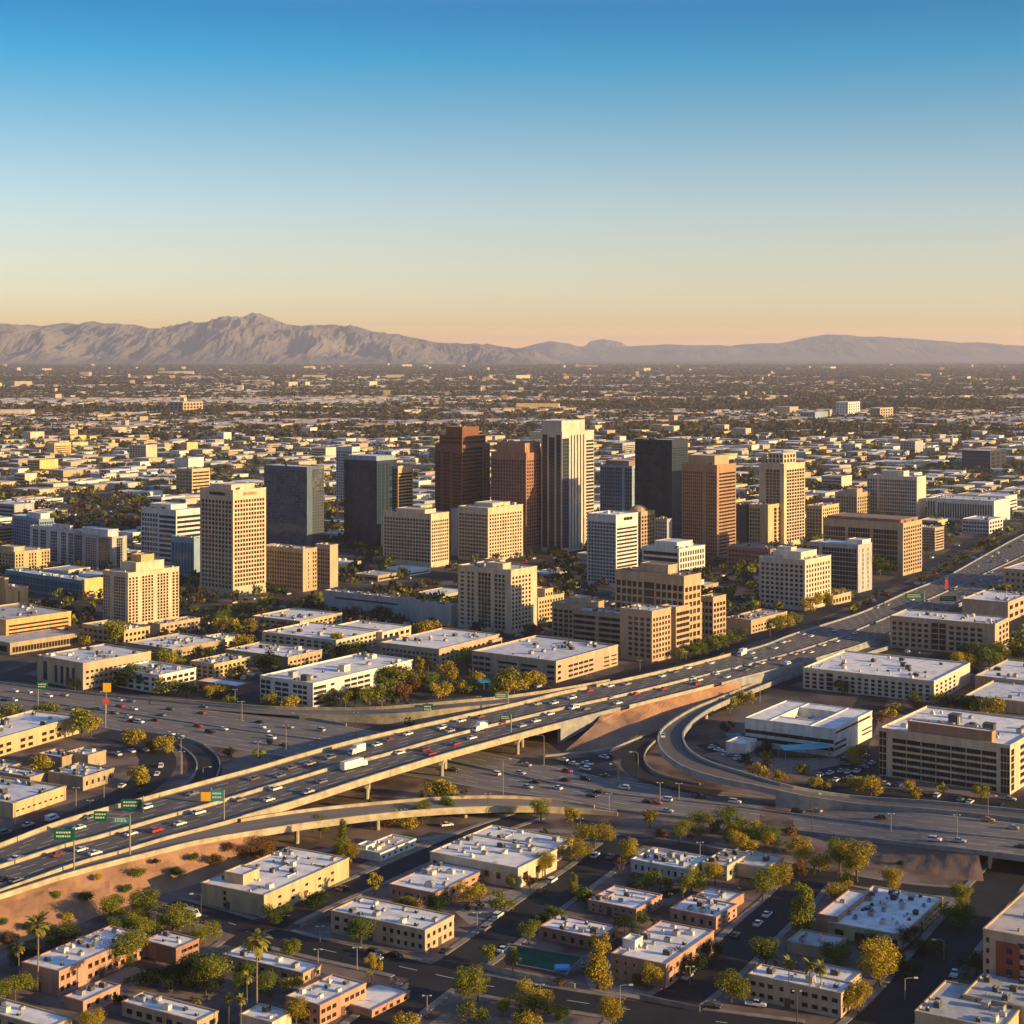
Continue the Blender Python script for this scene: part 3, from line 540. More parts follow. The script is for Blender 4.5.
def build_units():
    for k in range(5):
        a = Acc()
        if k == 0:
            a.box(-1.3, 1.3, -.9, .9, 0.2, 1.5); a.box(-1.1, -.9, -.8, .8, 0, .2); a.box(.9, 1.1, -.8, .8, 0, .2); a.tube([(-.5, 0, 1.5), (-.5, 0, 1.75)], [.5, .5], 10, 1); a.tube([(.6, 0, 1.5), (.6, 0, 1.75)], [.5, .5], 10, 1)
        elif k == 1: a.box(-2.2, 2.2, -1.3, 1.3, 0, 2.2); a.box(-1.2, 1.0, -.9, .9, 2.2, 2.7, 1); a.box(2.2, 3.4, -.4, .4, .3, 1.0)
        elif k == 2: a.box(-.7, .7, -.7, .7, 0, 1.0); a.tube([(0, 0, 1.0), (0, 0, 1.5)], [.45, .3], 8, 1)
        elif k == 3: a.tube([(-3, 0, .35), (0, .1, .35), (3, 0, .35)], [.22, .22, .22], 6); a.box(-3.2, -2.6, -.4, .4, 0, .8); a.box(2.4, 3.1, -.5, .5, 0, 1.1, 1)
        else: a.box(-1.9, 1.9, -1.5, 1.5, 0, 2.6); a.box(-2.1, 2.1, -1.7, 1.7, 2.6, 2.8); a.box(-.5, .4, -1.53, -1.48, .0, 2.0, 1)
        for mset in (['unit_light', 'unit_metal'], ['unit_metal', 'unit_dark'], ['unit_dark', 'unit_metal']): UNITS.append(a.mesh('rooftop_unit', mset))
build_units()
BLD = []
def solve(px, th):
    xL, xN, xR, yt, yb = px; N = P(xN, yb); h = H-(yt-HY)*N.y/F
    dR = Vector((math.sin(th), math.cos(th), 0)); dL = Vector((-math.cos(th), math.sin(th), 0))
    def ray(x, d): k = (x-CX)/F; return (k*N.y-N.x)/(d.x-k*d.y)
    a_, b_ = ray(xR, dR), ray(xL, dL); return N, h, dR, dL, min(max(a_, 3), 150), min(max(b_, 3), 150)
def volume(root, wall, roof, x0, x1, y0, y1, zb, zt, Lf, Rf, panes, units, seed, para=.9, lit=None, big=1.0, bevel=False, Bf=None):
    rnd = random.Random(seed); acc = Acc(); zw = zt-para
    facade(acc, panes, Vector((x0, y0, 0)), Vector((1, 0, 0)), Vector((0, -1, 0)), x1-x0, zb, zw, Rf)
    facade(acc, panes, Vector((x0, y1, 0)), Vector((0, -1, 0)), Vector((-1, 0, 0)), y1-y0, zb, zw, Lf)
    facade(acc, [], Vector((x1, y0, 0)), Vector((0, 1, 0)), Vector((1, 0, 0)), y1-y0, zb, zw, Bf)
    facade(acc, [], Vector((x1, y1, 0)), Vector((-1, 0, 0)), Vector((0, 1, 0)), x1-x0, zb, zw, Bf)
    e = .12; acc.ring(x0-e, x1+e, y0-e, y1+e, zw, zt, .45)
    for (a_, b_, c_, d_) in ((x0-e, x1+e, y0-e, y0), (x0-e, x1+e, y1, y1+e), (x0-e, x0, y0, y1), (x1, x1+e, y0, y1)):
        acc.quad((a_, d_, zw), (b_, d_, zw), (b_, c_, zw), (a_, c_, zw))
    link('wall', acc.mesh('wall', ['wall_'+wall]), root)
    a2 = Acc(); a2.quad((x0, y0, zw+.15), (x1, y0, zw+.15), (x1, y1, zw+.15), (x0, y1, zw+.15))
    rf = link('roof', a2.mesh('roof', ['roof_'+roof]), root)
    W_, D_ = x1-x0, y1-y0; placed = []
    for _ in range(units*4):
        if len(placed) >= units: break
        s = rnd.uniform(.55, 1.1)*big; cx, cy = rnd.uniform(x0+3.5*s, x1-3.5*s) if W_ > 8*s else (x0+x1)/2, rnd.uniform(y0+3*s, y1-3*s) if D_ > 7*s else (y0+y1)/2
        if placed and rnd.random() < .55:
            q = rnd.choice(placed); cx = min(max(q[0]+rnd.uniform(-6, 6), x0+2.5), x1-2.5); cy = min(max(q[1]+rnd.uniform(-5, 5), y0+2.5), y1-2.5)
        if any(math.hypot(cx-q[0], cy-q[1]) < 3.4 for q in placed): continue
        placed.append((cx, cy)); ku = rnd.choice((0, 0, 0, 1, 2, 2, 2, 3, 4)); s *= .7 if ku in (1, 4) and big <= 1 else 1; o = link('rooftop_unit', UNITS[ku*3+rnd.choice((0, 1, 1, 2, 2))], rf); o.location = (cx, cy, zw+.15); o.rotation_euler = (0, 0, rnd.choice((0, math.pi/2, math.pi))); o.scale = (s, s, s)
    return rf
def add_panes(root, panes, cap=100):
    panes.sort(key=lambda p: -p[3]*p[4]*(1 if abs(p[1].y) > .5 else .8))
    for (o_, D, n, w_, h_, sp) in panes[:cap]:
        o = link('window', pane_mesh(sp['gl'], sp['mu'], sp['hm']), root); o.location = o_; o.rotation_euler = (0, 0, math.atan2(D.y, D.x)); o.scale = (w_, 1, h_)
    rest = panes[cap:]
    if rest:
        gls = sorted({p[5]['gl'] for p in rest}); a = Acc()
        for (o_, D, n, w_, h_, sp) in rest:
            u = Vector((0, 0, h_)); i = gls.index(sp['gl']); a.quad(o_, o_+D*w_, o_+D*w_+u, o_+u, i)
        link('windows', a.mesh('windows', ['glass_'+x for x in gls]), root, kind='stuff')
def B(name, label, px, wall, Lf=None, Rf=None, th=35, roof='grey', units=3, cat='building', tops=(), vols=(), para=.9, group=None, door=False, z0=-.2, big=1.0):
    th = R(th); N, h, dR, dL, a_, b_ = solve(px, th); c = N+dR*a_/2+dL*b_/2
    root = empty(name, (c.x, c.y, 0), math.pi/2-th, label, cat, group); panes = []; sd = int(px[0]*7+px[4]*13)
    if px[4] > 838 and para == .9: para = .5; big = min(big, .85)
    h = max(h, 3)
    volume(root, wall, roof, -a_/2, a_/2, -b_/2, b_/2, z0, h, Lf, Rf, panes, int(units*2.0), sd, para, big=big)
    ns = max(1, int(a_/4)), max(1, int(b_/4))
    for i in range(ns[0]+1):
        for j in range(ns[1]+1):
            q = N+dR*a_*i/ns[0]+dL*b_*j/ns[1]; mark(q.x, q.y, 2, 3)
    for t in tops:      # (fx0,fx1,fy0,fy1,h above, wall, Lf, Rf, roof, units)
        fx0, fx1, fy0, fy1, hh = t[:5]; wl = t[5] if len(t) > 5 and t[5] else wall
        volume(root, wl, t[8] if len(t) > 8 else roof, (fx0-.5)*a_, (fx1-.5)*a_, (fy0-.5)*b_, (fy1-.5)*b_, h-para+.1 if hh > 0 else z0, h+hh, t[6] if len(t) > 6 else None, t[7] if len(t) > 7 else None, panes, t[9] if len(t) > 9 else 0, sd+5, .5 if hh > 0 else para, big=big)
    for vi, v in enumerate(vols):      # extra wings placed by their own pixels: (px, Lf, Rf, wall, units)
        Nv, hv, _, _, av, bv = solve(v[0], th); lx = (Nv-c).dot(dR); ly = (Nv-c).dot(dL)
        volume(root, v[3] if len(v) > 3 and v[3] else wall, roof, lx, lx+av, ly, ly+bv, z0, hv+.013*(vi+1), v[1], v[2], panes, v[4] if len(v) > 4 else 2, sd+9+vi, para, big=big)
        for i in range(int(av/4)+1):
            for j in range(int(bv/4)+1): q = Nv+dR*min(av, 4*i)+dL*min(bv, 4*j); mark(q.x, q.y, 2, 3)
    add_panes(root, panes)
    if door:
        a = Acc(); a.box(0, 1.6, -.08, .02, 0, 2.3); me = a.mesh('door', ['door']); o = link('door', me, root); o.location = (-a_/2+a_*.45, -b_/2-.02, 0.05)
        o = link('door', me, root); o.location = (-a_/2-.02, b_*.1, .05); o.rotation_euler = (0, 0, -math.pi/2)
    BLD.append((root, px)); return root, a_, b_, h
T = 'office_tower'; Hh = 'highrise'
# --- downtown towers, left to right
B(T, 'pale concrete tower with a dense grid of dark windows, tallest at the left', (200, 233, 266, 490, 597), 'cream', [(1, g(9, 20, .6, .6, 'dk', b=.07, t=.09, m=.04, d=.5))], [(1, g(11, 20, .6, .55, 'br', b=.09, t=.08, m=.04, d=.4))], th=40, roof='pale', units=6, cat='tower', tops=[(.15, .85, .2, .8, 3)])
B('office_building', 'blue-white office block with ribbon windows left of the pale grid tower', (141, 176, 203, 510, 572), 'palegrey', [(.5, g(6, 11, .6, .55, 'bl')), (.5, rib(11, .5, 'bl', mu=6))], rib(11, .45, 'dk'), th=38, roof='pale', units=5, tops=[(.2, .8, .3, .9, 3)])
B('office_building', 'small light blue block tucked against the foot of the pale grid tower', (171, 194, 201, 538, 577), 'bluegrey', g(7, 1, .55, .9, 'sk', b=.02, t=.08), None, th=38, roof='pale')
B('office_building', 'grey-blue slab behind the white framed apartments at far left', (12, 39, 54, 519, 550), 'bluegrey', g(14, 8, .6, .6, 'gy'), g(6, 8, .6, .6, 'gy'), th=48, roof='pale', tops=[(.3, .9, .1, .6, 4, 'white')])
B('office_building', 'pinkish block with broad ribbon windows cut by the left photo edge', (-30, -12, 16, 527, 547), 'pink', None, rib(5, .45, 'br'), th=40, roof='pale')
B('apartment_tower', 'white-framed dark-glass apartment slab at far left', (30, 73, 78, 530, 566), 'palegrey', [(.06, None), (.14, g(3, 10, .8, .7, 'dk')), (.04, None), (.14, g(3, 10, .8, .7, 'dk')), (.10, None), (.16, g(4, 10, .8, .7, 'dk')), (.08, None), (.12, g(3, 10, .8, .7, 'dk')), (.05, None), (.11, g(3, 10, .8, .7, 'dk'))], None, th=40, roof='pale', units=4, tops=[(.3, .9, .1, .5, 3)])
B('apartment_tower', 'grey tower with dark glass bays and pink-grey panels right of the white-framed slab', (75, 112, 127, 537, 571), 'grey', [(.2, cur(3, 12, 'bl')), (.08, None), (.3, g(6, 12, .6, .6, 'br')), (.06, None), (.3, cur(5, 12, 'dk')), (.06, None)], [(.3, None), (.4, cur(3, 12, 'gn')), (.3, None)], th=40, roof='pale', units=4, tops=[(.1, .8, .15, .85, 5, 'palegrey')])
B('apartment_building', 'small block with glowing yellow bays in front of the white-framed slab', (-8, 15, 50, 552, 572), 'sand', g(7, 5, .5, .6), [(1, g(3, 5, .4, .6)), (.4, None), (1, g(3, 5, .4, .6)), (.4, None), (1, g(3, 5, .4, .6))], th=40, units=4, tops=[(.1, .4, .2, .8, 3)])
B('convention_hall', 'long low teal glass hall with a bright yellow end wall', (5, 84, 103, 581, 600), 'teal', cur(22, 2, 'tl', b=.1, t=.12), None, th=40, roof='pale', units=9, vols=[((83, 84.6, 103.5, 579.6, 600.3), None, None, 'yellow', 0)])
B('parking_tower', 'orange blank-walled block with a slim stair tower at the left photo edge', (-12, 6, 28, 589, 612), 'orange', None, [(.55, None), (.08, g(1, 1, .7, .9, 'br')), (.37, None)], th=40, tops=[(.02, .2, .1, .5, 7, 'orange')], units=2)
B('office_building', 'long orange office block with five ribbon-window rows at the left photo edge', (-45, 6, 71, 620, 646), 'orange', None, rib(5, .42, 'br', b=.1, t=.14, m=.02, mu=18), th=40, roof='grey', units=9, vols=[((-60, 10, 80, 643, 655), g(6, 1, .7, .5), g(22, 1, .7, .6, 'br', b=.1, t=.2), 'tan', 0)])
B('apartment_tower', 'cream residential tower with stepped sunlit bays and orange penthouse', (103, 128, 179, 573, 627), 'cream', [(.3, g(3, 15, .45, .6)), (.12, None), (.5, g(5, 15, .6, .6)), (.1, None)], [(.25, g(3, 15, .5, .6, 'br')), (.06, None), (.3, g(4, 15, .55, .62, 'br')), (.06, None), (.3, g(4, 15, .55, .62, 'br')), (.06, None), (.18, g(2, 15, .5, .6, 'br'))], th=38, roof='tan', units=6, tops=[(.25, .8, .2, .8, 5), (.4, .65, .3, .7, 9, 'orange')], cat='tower')
B('glass_slab', 'smooth blue-grey glass slab tower behind the tan and gold block', (264, 307, 324, 467, 550), 'slate', cur(24, 26, 'gy', b=.01, t=.03, d=.06), [(.3, None), (.7, cur(5, 26, 'gy', d=.06))], th=35, roof='pale', units=2, cat='tower')
B('office_tower', 'distant grey-blue tower rising just left of the dark glass pair', (336, 352, 360, 447, 505), 'palegrey', g(8, 18, .6, .55, 'gy'), g(4, 18, .6, .55, 'gy'), cat='tower')
B('glass_tower', 'dark blue glass tower with pale crown left of the gold ribbon tower', (344, 377, 397, 461, 549), 'navy', [(.15, cur(2, 24, 'dk')), (.85, cur(14, 24, 'bl', b=.02, t=.05))], cur(5, 24, 'bl'), roof='pale', cat='tower', tops=[(.05, .95, .05, .95, 4, 'bluegrey')])
B('glass_tower', 'gold-striped ribbon-window tower attached to the dark glass tower', (388, 398, 413, 466, 547), 'sand', [(.5, g(6, 22, .6, .6)), (.5, cur(5, 22, 'dk'))], rib(22, .5, 'dk', mu=4), roof='pale', cat='tower')
B('stepped_tower', 'tall copper-brown stepped glass tower at the centre left of the skyline', (435, 462, 490, 445, 549), 'copper', [(.2, g(3, 26, .7, .6, 'dk')), (.08, None), (.25, g(3, 26, .8, .6, 'cu')), (.08, None), (.35, rib(26, .55, 'cu', mu=4))], [(.75, rib(26, .5, 'dk', b=.02, t=.02, mu=8)), (.25, g(2, 26, .5, .5, 'cu'))], roof='brown', units=0, para=.6, cat='tower', tops=[(.08, .92, .08, .92, 8, None, rib(2, .5, 'cu'), rib(2, .5, 'cu')), (.2, .8, .2, .8, 15, None, None, None, 'brown', 3)])
B('office_tower', 'plum-brown tower with punched windows and sunlit orange right side', (491, 526, 546, 453, 553), 'plum', g(12, 25, .55, .6, 'dk', m=.02), [(1, g(8, 25, .55, .5, 'cu'))], roof='brown', units=2, cat='tower', tops=[(.12, .88, .1, .9, 8, 'bronze')])
B('office_tower', 'tallest pale tower with vertical fins and blue glass at the centre', (541, 562, 594, 432, 553), 'stone', [(.05, None), (.26, g(1, 1, .98, .985, 'bl', b=.03, t=.01, d=.3, mu=4, hm=30)), (.05, None), (.30, g(1, 1, .98, .985, 'bl', b=.03, t=.03, d=.3, mu=5, hm=30)), (.05, None), (.24, g(1, 1, .98, .985, 'bl', b=.03, t=.01, d=.3, mu=3, hm=30)), (.05, None)], [(.26, g(1, 1, .98, .985, 'bl', b=.03, t=.04, d=.3, mu=3, hm=30)), (.04, None)]+[(.06, g(1, 1, .55, .97, 'dk', b=.01, t=.01, d=.6)), (.05, None)]*5+[(.30, rib(30, .5, 'br', mu=3))], roof='pale', units=3, cat='tower', tops=[(.0, .72, .02, .98, 9.5, None, None, None)])
B('glass_tower', 'blue glass tower with crown lights between the pale fin tower and green tower', (600, 632, 650, 466, 525), 'bluegrey', [(.7, cur(10, 15, 'bl')), (.07, None), (.23, cur(3, 15, 'gn'))], [(.12, None), (.25, cur(2, 15, 'gn')), (.12, None), (.4, g(3, 15, .6, .6, 'dk')), (.1, None)], roof='grey', cat='tower', tops=[(.1, .9, .15, .85, 4.5, 'plum')])
B('glass_tower', 'dark green-black glass slab tower right of the blue glass tower', (635, 672, 688, 440, 540), 'navy', [(1, cur(18, 28, 'gn', b=.0, t=.01, d=.05))], [(1, rib(36, .55, 'gn', mu=6, d=.06))], roof='grey', units=3, cat='tower')
B('office_tower', 'bronze tower with a sunlit golden ribbed right side', (682, 717, 736, 465, 562), 'bronze', [(.6, g(10, 24, .6, .55, 'cu', m=.02)), (.08, None), (.32, g(5, 24, .6, .55, 'cu'))], [(.08, None), (1, rib(24, .45, 'br', mu=6))], roof='tan', units=3, cat='tower', tops=[(.15, .9, .15, .9, 7, 'tan')])
B('office_tower', 'slim white tower with striped lit side and grid front, in front of the domed tower', (587, 616, 638, 515, 588), 'palegrey', g(9, 17, .65, .62, 'bl', t=.09), [(1, rib(15, .42, 'br', t=.16, b=.05, mu=8))], th=38, roof='white', units=2, cat='tower')
rt = B('domed_tower', 'brown tower with a rounded copper dome behind the slim white tower', (622, 641, 655, 512, 560), 'brownstone', g(7, 11, .5, .5), g(5, 11, .55, .55, 'br'), roof='brown', units=0, cat='tower')
a = Acc(); aa, bb = rt[1]*.34, rt[2]*.42; nn = 14
for j in range(6):
    for i in range(nn):
        q = []
        for (i_, j_) in ((i, j), (i+1, j), (i+1, j+1), (i, j+1)):
            t_, f_ = 2*math.pi*i_/nn, j_/6*math.pi/2; q.append((math.cos(t_)*math.cos(f_)*aa, math.sin(t_)*math.cos(f_)*bb, rt[3]-1+math.sin(f_)*5.5))
        a.quad(*q)
link('dome', a.mesh('dome', ['wall_brownstone']), rt[0])
B('office_building', 'small grey block in the gap before the bronze tower', (655, 667, 672, 519, 545), 'grey', g(5, 6, .5, .5), None)
B('office_building', 'low white office block with dark ribbons below the bronze tower', (642, 679, 705, 549, 577), 'white', rib(4, .5, 'dk', mu=12), g(10, 4, .55, .6, 'gy'), th=38, roof='pale', units=5, tops=[(.2, .8, .2, .8, 4, 'palegrey')])
B('office_building', 'square pale grid-fronted office block below the dark glass pair', (383, 431, 449, 514, 568), 'cream', g(16, 12, .62, .55, 'br', b=.10, t=.08, m=.02), g(9, 12, .55, .5, 'br', b=.10, t=.10), th=34, roof='tan', units=4, cat='building', tops=[(.2, .8, .2, .8, 2.5)])
B('office_building', 'cream grid-fronted block below the copper tower, with bright right side', (458, 488, 523, 508, 562), 'cream', g(10, 12, .6, .5, 'br', t=.10, b=.06), g(13, 13, .5, .5, 'br', t=.10, b=.04), th=38, roof='pale', units=6, tops=[(.3, .8, .2, .8, 2.5)])
B('office_building', 'plain grey slab wall showing behind the left of the cream grid block', (451, 459, 466, 509, 556), 'grey', None, None)
B('apartment_building', 'brick-brown block with two golden panels at the foot of the glass slab', (266, 303, 317, 549, 592), 'brownstone', g(14, 9, .5, .55, 'dk', m=.02), [(.35, None), (.1, g(1, 9, .5, .5)), (.2, None), (.35, g(2, 9, .5, .5, 'br'))], th=35, roof='pale', units=5, vols=[((315, 330, 338, 545, 588), g(6, 9, .5, .5), None, 'pink', 1)])
B('apartment_tower', 'cream apartment tower with recessed dark balcony strips at front centre', (458, 511, 537, 570, 634), 'cream', [(.16, g(1, 13, .35, .4)), (.16, g(2, 13, .5, .6)), (.05, None), (.26, g(4, 13, .85, .7, 'dk', d=1.0)), (.05, None), (.22, g(3, 13, .6, .6)), (.1, None)], [(1, g(6, 13, .5, .5, 'br', t=.08)), (.25, None)], th=38, roof='tan', units=7, cat='tower', tops=[(.1, .4, .2, .5, 3), (.6, .8, .5, .8, 3)])
B('annex_building', 'yellow-lit stepped annex beside the cream apartment tower', (520, 538, 564, 598, 624), 'sand', g(4, 5, .5, .5), g(9, 5, .5, .5, 'br'), th=38, roof='tan', vols=[((534, 545, 553, 589, 622), None, g(3, 6, .5, .5), None, 0)])
B('office_building', 'large brownstone office block with deep square windows and glass centre strip', (615, 684, 701, 576, 652), 'brownstone', [(.42, g(5, 8, .62, .6, 'dk', d=.8, t=.1)), (.16, rib(8, .8, 'dk', mu=4, t=.1)), (.42, g(5, 8, .62, .6, 'dk', d=.8, t=.1))], [(1, g(4, 8, .6, .5, 'br', t=.12))], th=38, roof='brown', units=4, tops=[(.3, .85, .3, .7, 4.5)], vols=[((700, 713, 726, 597, 638), g(3, 5, .6, .5), g(4, 6, .6, .5, 'br', t=.1), None, 1)])
B('office_building', 'front brownstone block with small windows beside the freeway', (620, 652, 671, 611, 663), 'brownstone', [(.25, None), (1, g(4, 8, .5, .5, t=.1, b=.08, d=.5))], g(6, 8, .5, .5, 'br', t=.1), th=38, roof='pale', units=3, vols=[((660, 676, 690, 607, 655), None, rib(7, .5, 'br', mu=4), None, 0), ((684, 694, 702, 604, 646), None, g(3, 7, .5, .5, 'br'), None, 0)])
B('parking_garage', 'tan parking structure with dark open decks joining two brownstone blocks', (572, 622, 634, 614, 648), 'tan', [(.5, rib(5, .5, 'dk', mu=2, d=1.2)), (.03, None), (.5, rib(5, .5, 'dk', mu=2, d=1.2))], None, th=35, roof='pale', units=2)
B('office_building', 'short brownstone block left of the tan parking structure', (552, 580, 604, 605, 641), 'brownstone', g(5, 6, .6, .55, t=.12), g(7, 6, .5, .5, 'br', t=.12), th=38, roof='tan', units=3, tops=[(.2, .7, .2, .7, 3)])
B('parking_garage', 'wide low parking structure with golden right side, beside the on-ramp', (472, 556, 618, 661, 683), 'pink', [(.28, g(3, 3, .7, .45)), (.08, None), (.30, rib(3, .45, 'dk', mu=1, d=1.5, t=.18)), (.02, None), (.26, rib(3, .45, 'dk', mu=1, d=1.5, t=.18)), (.1, None), (.15, g(1, 3, .6, .4))], [(.12, g(1, 3, .4, .4)), (.08, None), (.5, g(5, 3, .7, .4, 'br', t=.2)), (.15, None), (.3, g(2, 3, .6, .3, 'br', t=.3))], th=35, roof='pale', units=10, para=1.2)
# right of centre
B('apartment_tower', 'slim cream condominium tower with balcony columns right of the bronze tower', (759, 784, 805, 464, 547), 'cream', [(.25, None), (.6, g(4, 22, .7, .7, 'dk', d=.8)), (.15, None)], [(.1, None), (1, g(7, 22, .65, .6, 'br', d=.6))], th=38, roof='pale', cat='tower', units=2, tops=[(.2, .8, .2, .8, 9, None, g(4, 2, .5, .6), g(4, 2, .5, .6))])
B('apartment_building', 'cream and grey apartment block at the foot of the slim condominium tower', (749, 768, 795, 505, 549), 'sand', [(.6, g(4, 10, .6, .6)), (.4, None)], [(.3, None), (.2, g(1, 10, .6, .7)), (1, g(7, 10, .5, .6, 'br'))], th=36, roof='tan', units=4)
B('office_building', 'dark glazed block squeezed beside the bronze tower', (733, 746, 751, 505, 547), 'darkframe', g(5, 10, .7, .6, 'gy'), None)
B('apartment_building', 'mid-rise block with sunlit cream right side behind the cream grid office', (806, 822, 839, 506, 538), 'sand', g(5, 8, .5, .5), g(8, 8, .5, .5, 'br'), th=36, roof='pale', units=4)
B('hotel', 'brown hotel block with vertical window strips left of the wide white grid block', (835, 857, 871, 493, 519), 'brownstone', g(8, 6, .5, .6, t=.12), g(6, 6, .45, .6, 'br', t=.12), th=38, roof='tan', units=3, tops=[(.3, .7, .2, .7, 3.5)])
B('office_building', 'wide white block with fine square-window grid on the right skyline', (867, 917, 926, 477, 519), 'palecream', [(.22, g(4, 10, .55, .6, 'gy')), (.78, g(17, 10, .6, .6, 'gy'))], None, th=36, roof='pale', units=3, tops=[(.2, .8, .3, .75, 5, None)])
B('office_building', 'long white low-rise with vertical piers beside the far freeway', (927, 994, 1010, 501, 523), 'white', [(.12, g(3, 1, .5, .8)), (.8, g(22, 1, .5, .82, 'dk', t=.12, b=.1))], None, th=36, roof='pale', units=8)
B('office_building', 'small white block with square windows in front of the long white low-rise', (962, 989, 1003, 520, 534), 'palegrey', g(9, 3, .6, .5, 'bl'), g(5, 3, .5, .5, 'br'), th=36, roof='pale')
B('office_building', 'large dark block with mauve top band and grid of ribbon windows', (823, 903, 922, 523, 576), 'brownstone', [(.3, g(9, 8, .8, .7, 'dk', t=.12, b=.08)), (.02, None), (.3, g(9, 8, .8, .7, 'dk', t=.12, b=.08)), (.02, None), (.33, g(9, 8, .8, .7, 'dk', t=.12, b=.08)), (.06, None)], g(8, 12, .55, .5, 'br', t=.06), th=36, roof='brown', units=8, tops=[(.05, .95, .04, .96, 2.2, 'plum')])
B('office_building', 'small block with striped golden side right of the large dark block', (912, 935, 944, 528, 551), 'pink', g(8, 7, .6, .5), rib(7, .45, 'br', mu=5), th=36, roof='pale')
B('office_building', 'dark glazed block with two pale end piers behind the cream grid office', (809, 858, 872, 545, 593), 'grey', [(.2, g(4, 9, .7, .7, 'gy')), (.04, None), (.7, g(12, 9, .75, .7, 'dk'))], [(.3, None), (.15, g(1, 9, .4, .6)), (.25, None), (.12, g(1, 9, .4, .6)), (.25, None)], th=38, roof='pale', units=3, tops=[(.3, .9, .0, .3, 3, 'white')])
B('office_building', 'cream office block with neat square windows beside the freeway', (759, 805, 831, 560, 611), 'palecream', [(1, g(9, 9, .5, .5, 'dk', t=.07, b=.08))], g(9, 9, .45, .55, 'br', t=.07), th=38, roof='pale', units=4, tops=[(.2, .8, .2, .8, 4), (.35, .55, .5, .8, 6)])
B('low_building', 'dark red low block left of the cream square-window office', (727, 770, 792, 549, 571), 'plum', g(12, 4, .6, .5), g(6, 4, .6, .5), th=38, roof='brown', units=5)
B('low_building', 'low brown block with lit right side behind the freeway trees', (725, 751, 787, 620, 634), 'brownstone', None, g(12, 2, .5, .4, 'br', t=.3), th=38, roof='tan', units=8)
B('low_building', 'small yellow-lit low block behind the row of yellow trees', (818, 832, 851, 596, 606), 'sand', None, g(6, 1, .5, .4), th=38, roof='pale', units=2)
B('hotel', 'pink stone block with seven window rows beyond the long white office', (890, 995, 1009, 624, 657), 'pink', [(.4, g(6, 5, .5, .5, t=.1)), (.16, g(2, 5, .8, .7, 'dk')), (.36, g(5, 5, .55, .5, t=.1)), (.1, None)], [(.3, None), (1, g(3, 5, .5, .5, 'br'))], th=31, roof='white', units=8)
B('office_building', 'long white stone office with regular small windows and bright right end', (803, 934, 970, 681, 703), 'palecream', [(.18, g(3, 4, .5, .55, t=.12)), (.06, g(1, 4, .9, .7)), (.76, g(14, 4, .45, .55, t=.12))], [(.6, g(5, 4, .4, .5, 'br', t=.12)), (.35, None)], th=32, roof='white', units=14)
B('office_building', 'white modern office with dark ribbon windows and a roof courtyard', (745, 834, 872, 736, 757), 'white', [(1, rib(2, .46, 'dk', mu=6, t=.03, b=.22, m=.0, d=.5))], [(.35, rib(2, .42, 'dk', mu=2, t=.22, b=.22)), (.4, None), (.3, rib(2, .35, 'br', mu=3, t=.25, b=.3))], th=33, roof='white', units=7, tops=[(0, 1, 0, .27, 3, None, None, rib(1, .3, 'dk', mu=3)), (0, 1, .73, 1, 3), (0, .25, .27, .73, 3.02), (.75, 1, .27, .73, 3.02)], vols=[((726, 745, 757, 744, 755), None, None, None, 0)])
B('office_building', 'big pale block with six dark glass rows at the right photo edge', (879, 1010, 1052, 745, 795), 'cream', [(.06, cur(2, 6, 'br')), (.04, None), (.80, g(7, 6, .985, .58, 'dk', b=.01, t=.12, m=.0, d=1.0, mu=4)), (.03, None), (.07, cur(3, 6, 'br'))], [(.15, g(1, 6, .5, .8, 'br')), (.1, None), (1, g(5, 6, .8, .5, 'br'))], th=35, roof='white', units=14, big=1.2, tops=[(.02, .10, .14, .78, 4.0, 'bronze')])
B('office_building', 'pink block at the right photo edge beside the far freeway', (1003, 1056, 1085, 572, 594), 'pink', g(9, 3, .4, .4), None, th=35, roof='pale')
B('warehouse', 'low white-roofed building behind the pink stone block', (962, 1008, 1030, 602, 622), 'pink', None, g(4, 2, .5, .4), th=33, roof='white', units=6)
B('warehouse', 'low white-roofed building between pink stone block and right photo edge', (975, 1040, 1070, 682, 697), 'tan', None, None, th=33, roof='white', units=6)
B('warehouse', 'low flat building just above the big pale block', (965, 1045, 1085, 704, 717), 'sand', None, None, th=33, roof='pale', units=5)
def header_marks(res, side, z_off, f0, f1, m='glass_dk', hh=2.2):
    root, a_, b_, h = res; r = random.Random(int(a_*10)); ac = Acc(); L = a_ if side == 'R' else b_; x = f0*L
    while x < f1*L:
        w2 = r.uniform(.5, 1.1)
        if side == 'R': ac.box(-a_/2+x, -a_/2+x+w2, -b_/2-.3, -b_/2-.14, h-z_off-hh, h-z_off)
        else: ac.box(-a_/2-.3, -a_/2-.14, b_/2-x-w2, b_/2-x, h-z_off-hh, h-z_off)
        x += w2+.35
    link('roofline_lettering', ac.mesh('roofline_lettering', [m]), root)
for r_, px_ in BLD:
    if px_[0] == 200: st = solve(px_, R(40)); header_marks((r_, st[4], st[5], st[1]), 'L', 2.2, .3, .75); header_marks((r_, st[4], st[5], st[1]), 'R', 2.2, .3, .72, 'wall_tan')
    if px_[0] == 587: st = solve(px_, R(38)); header_marks((r_, st[4], st[5], st[1]), 'R', 2.5, .35, .7)
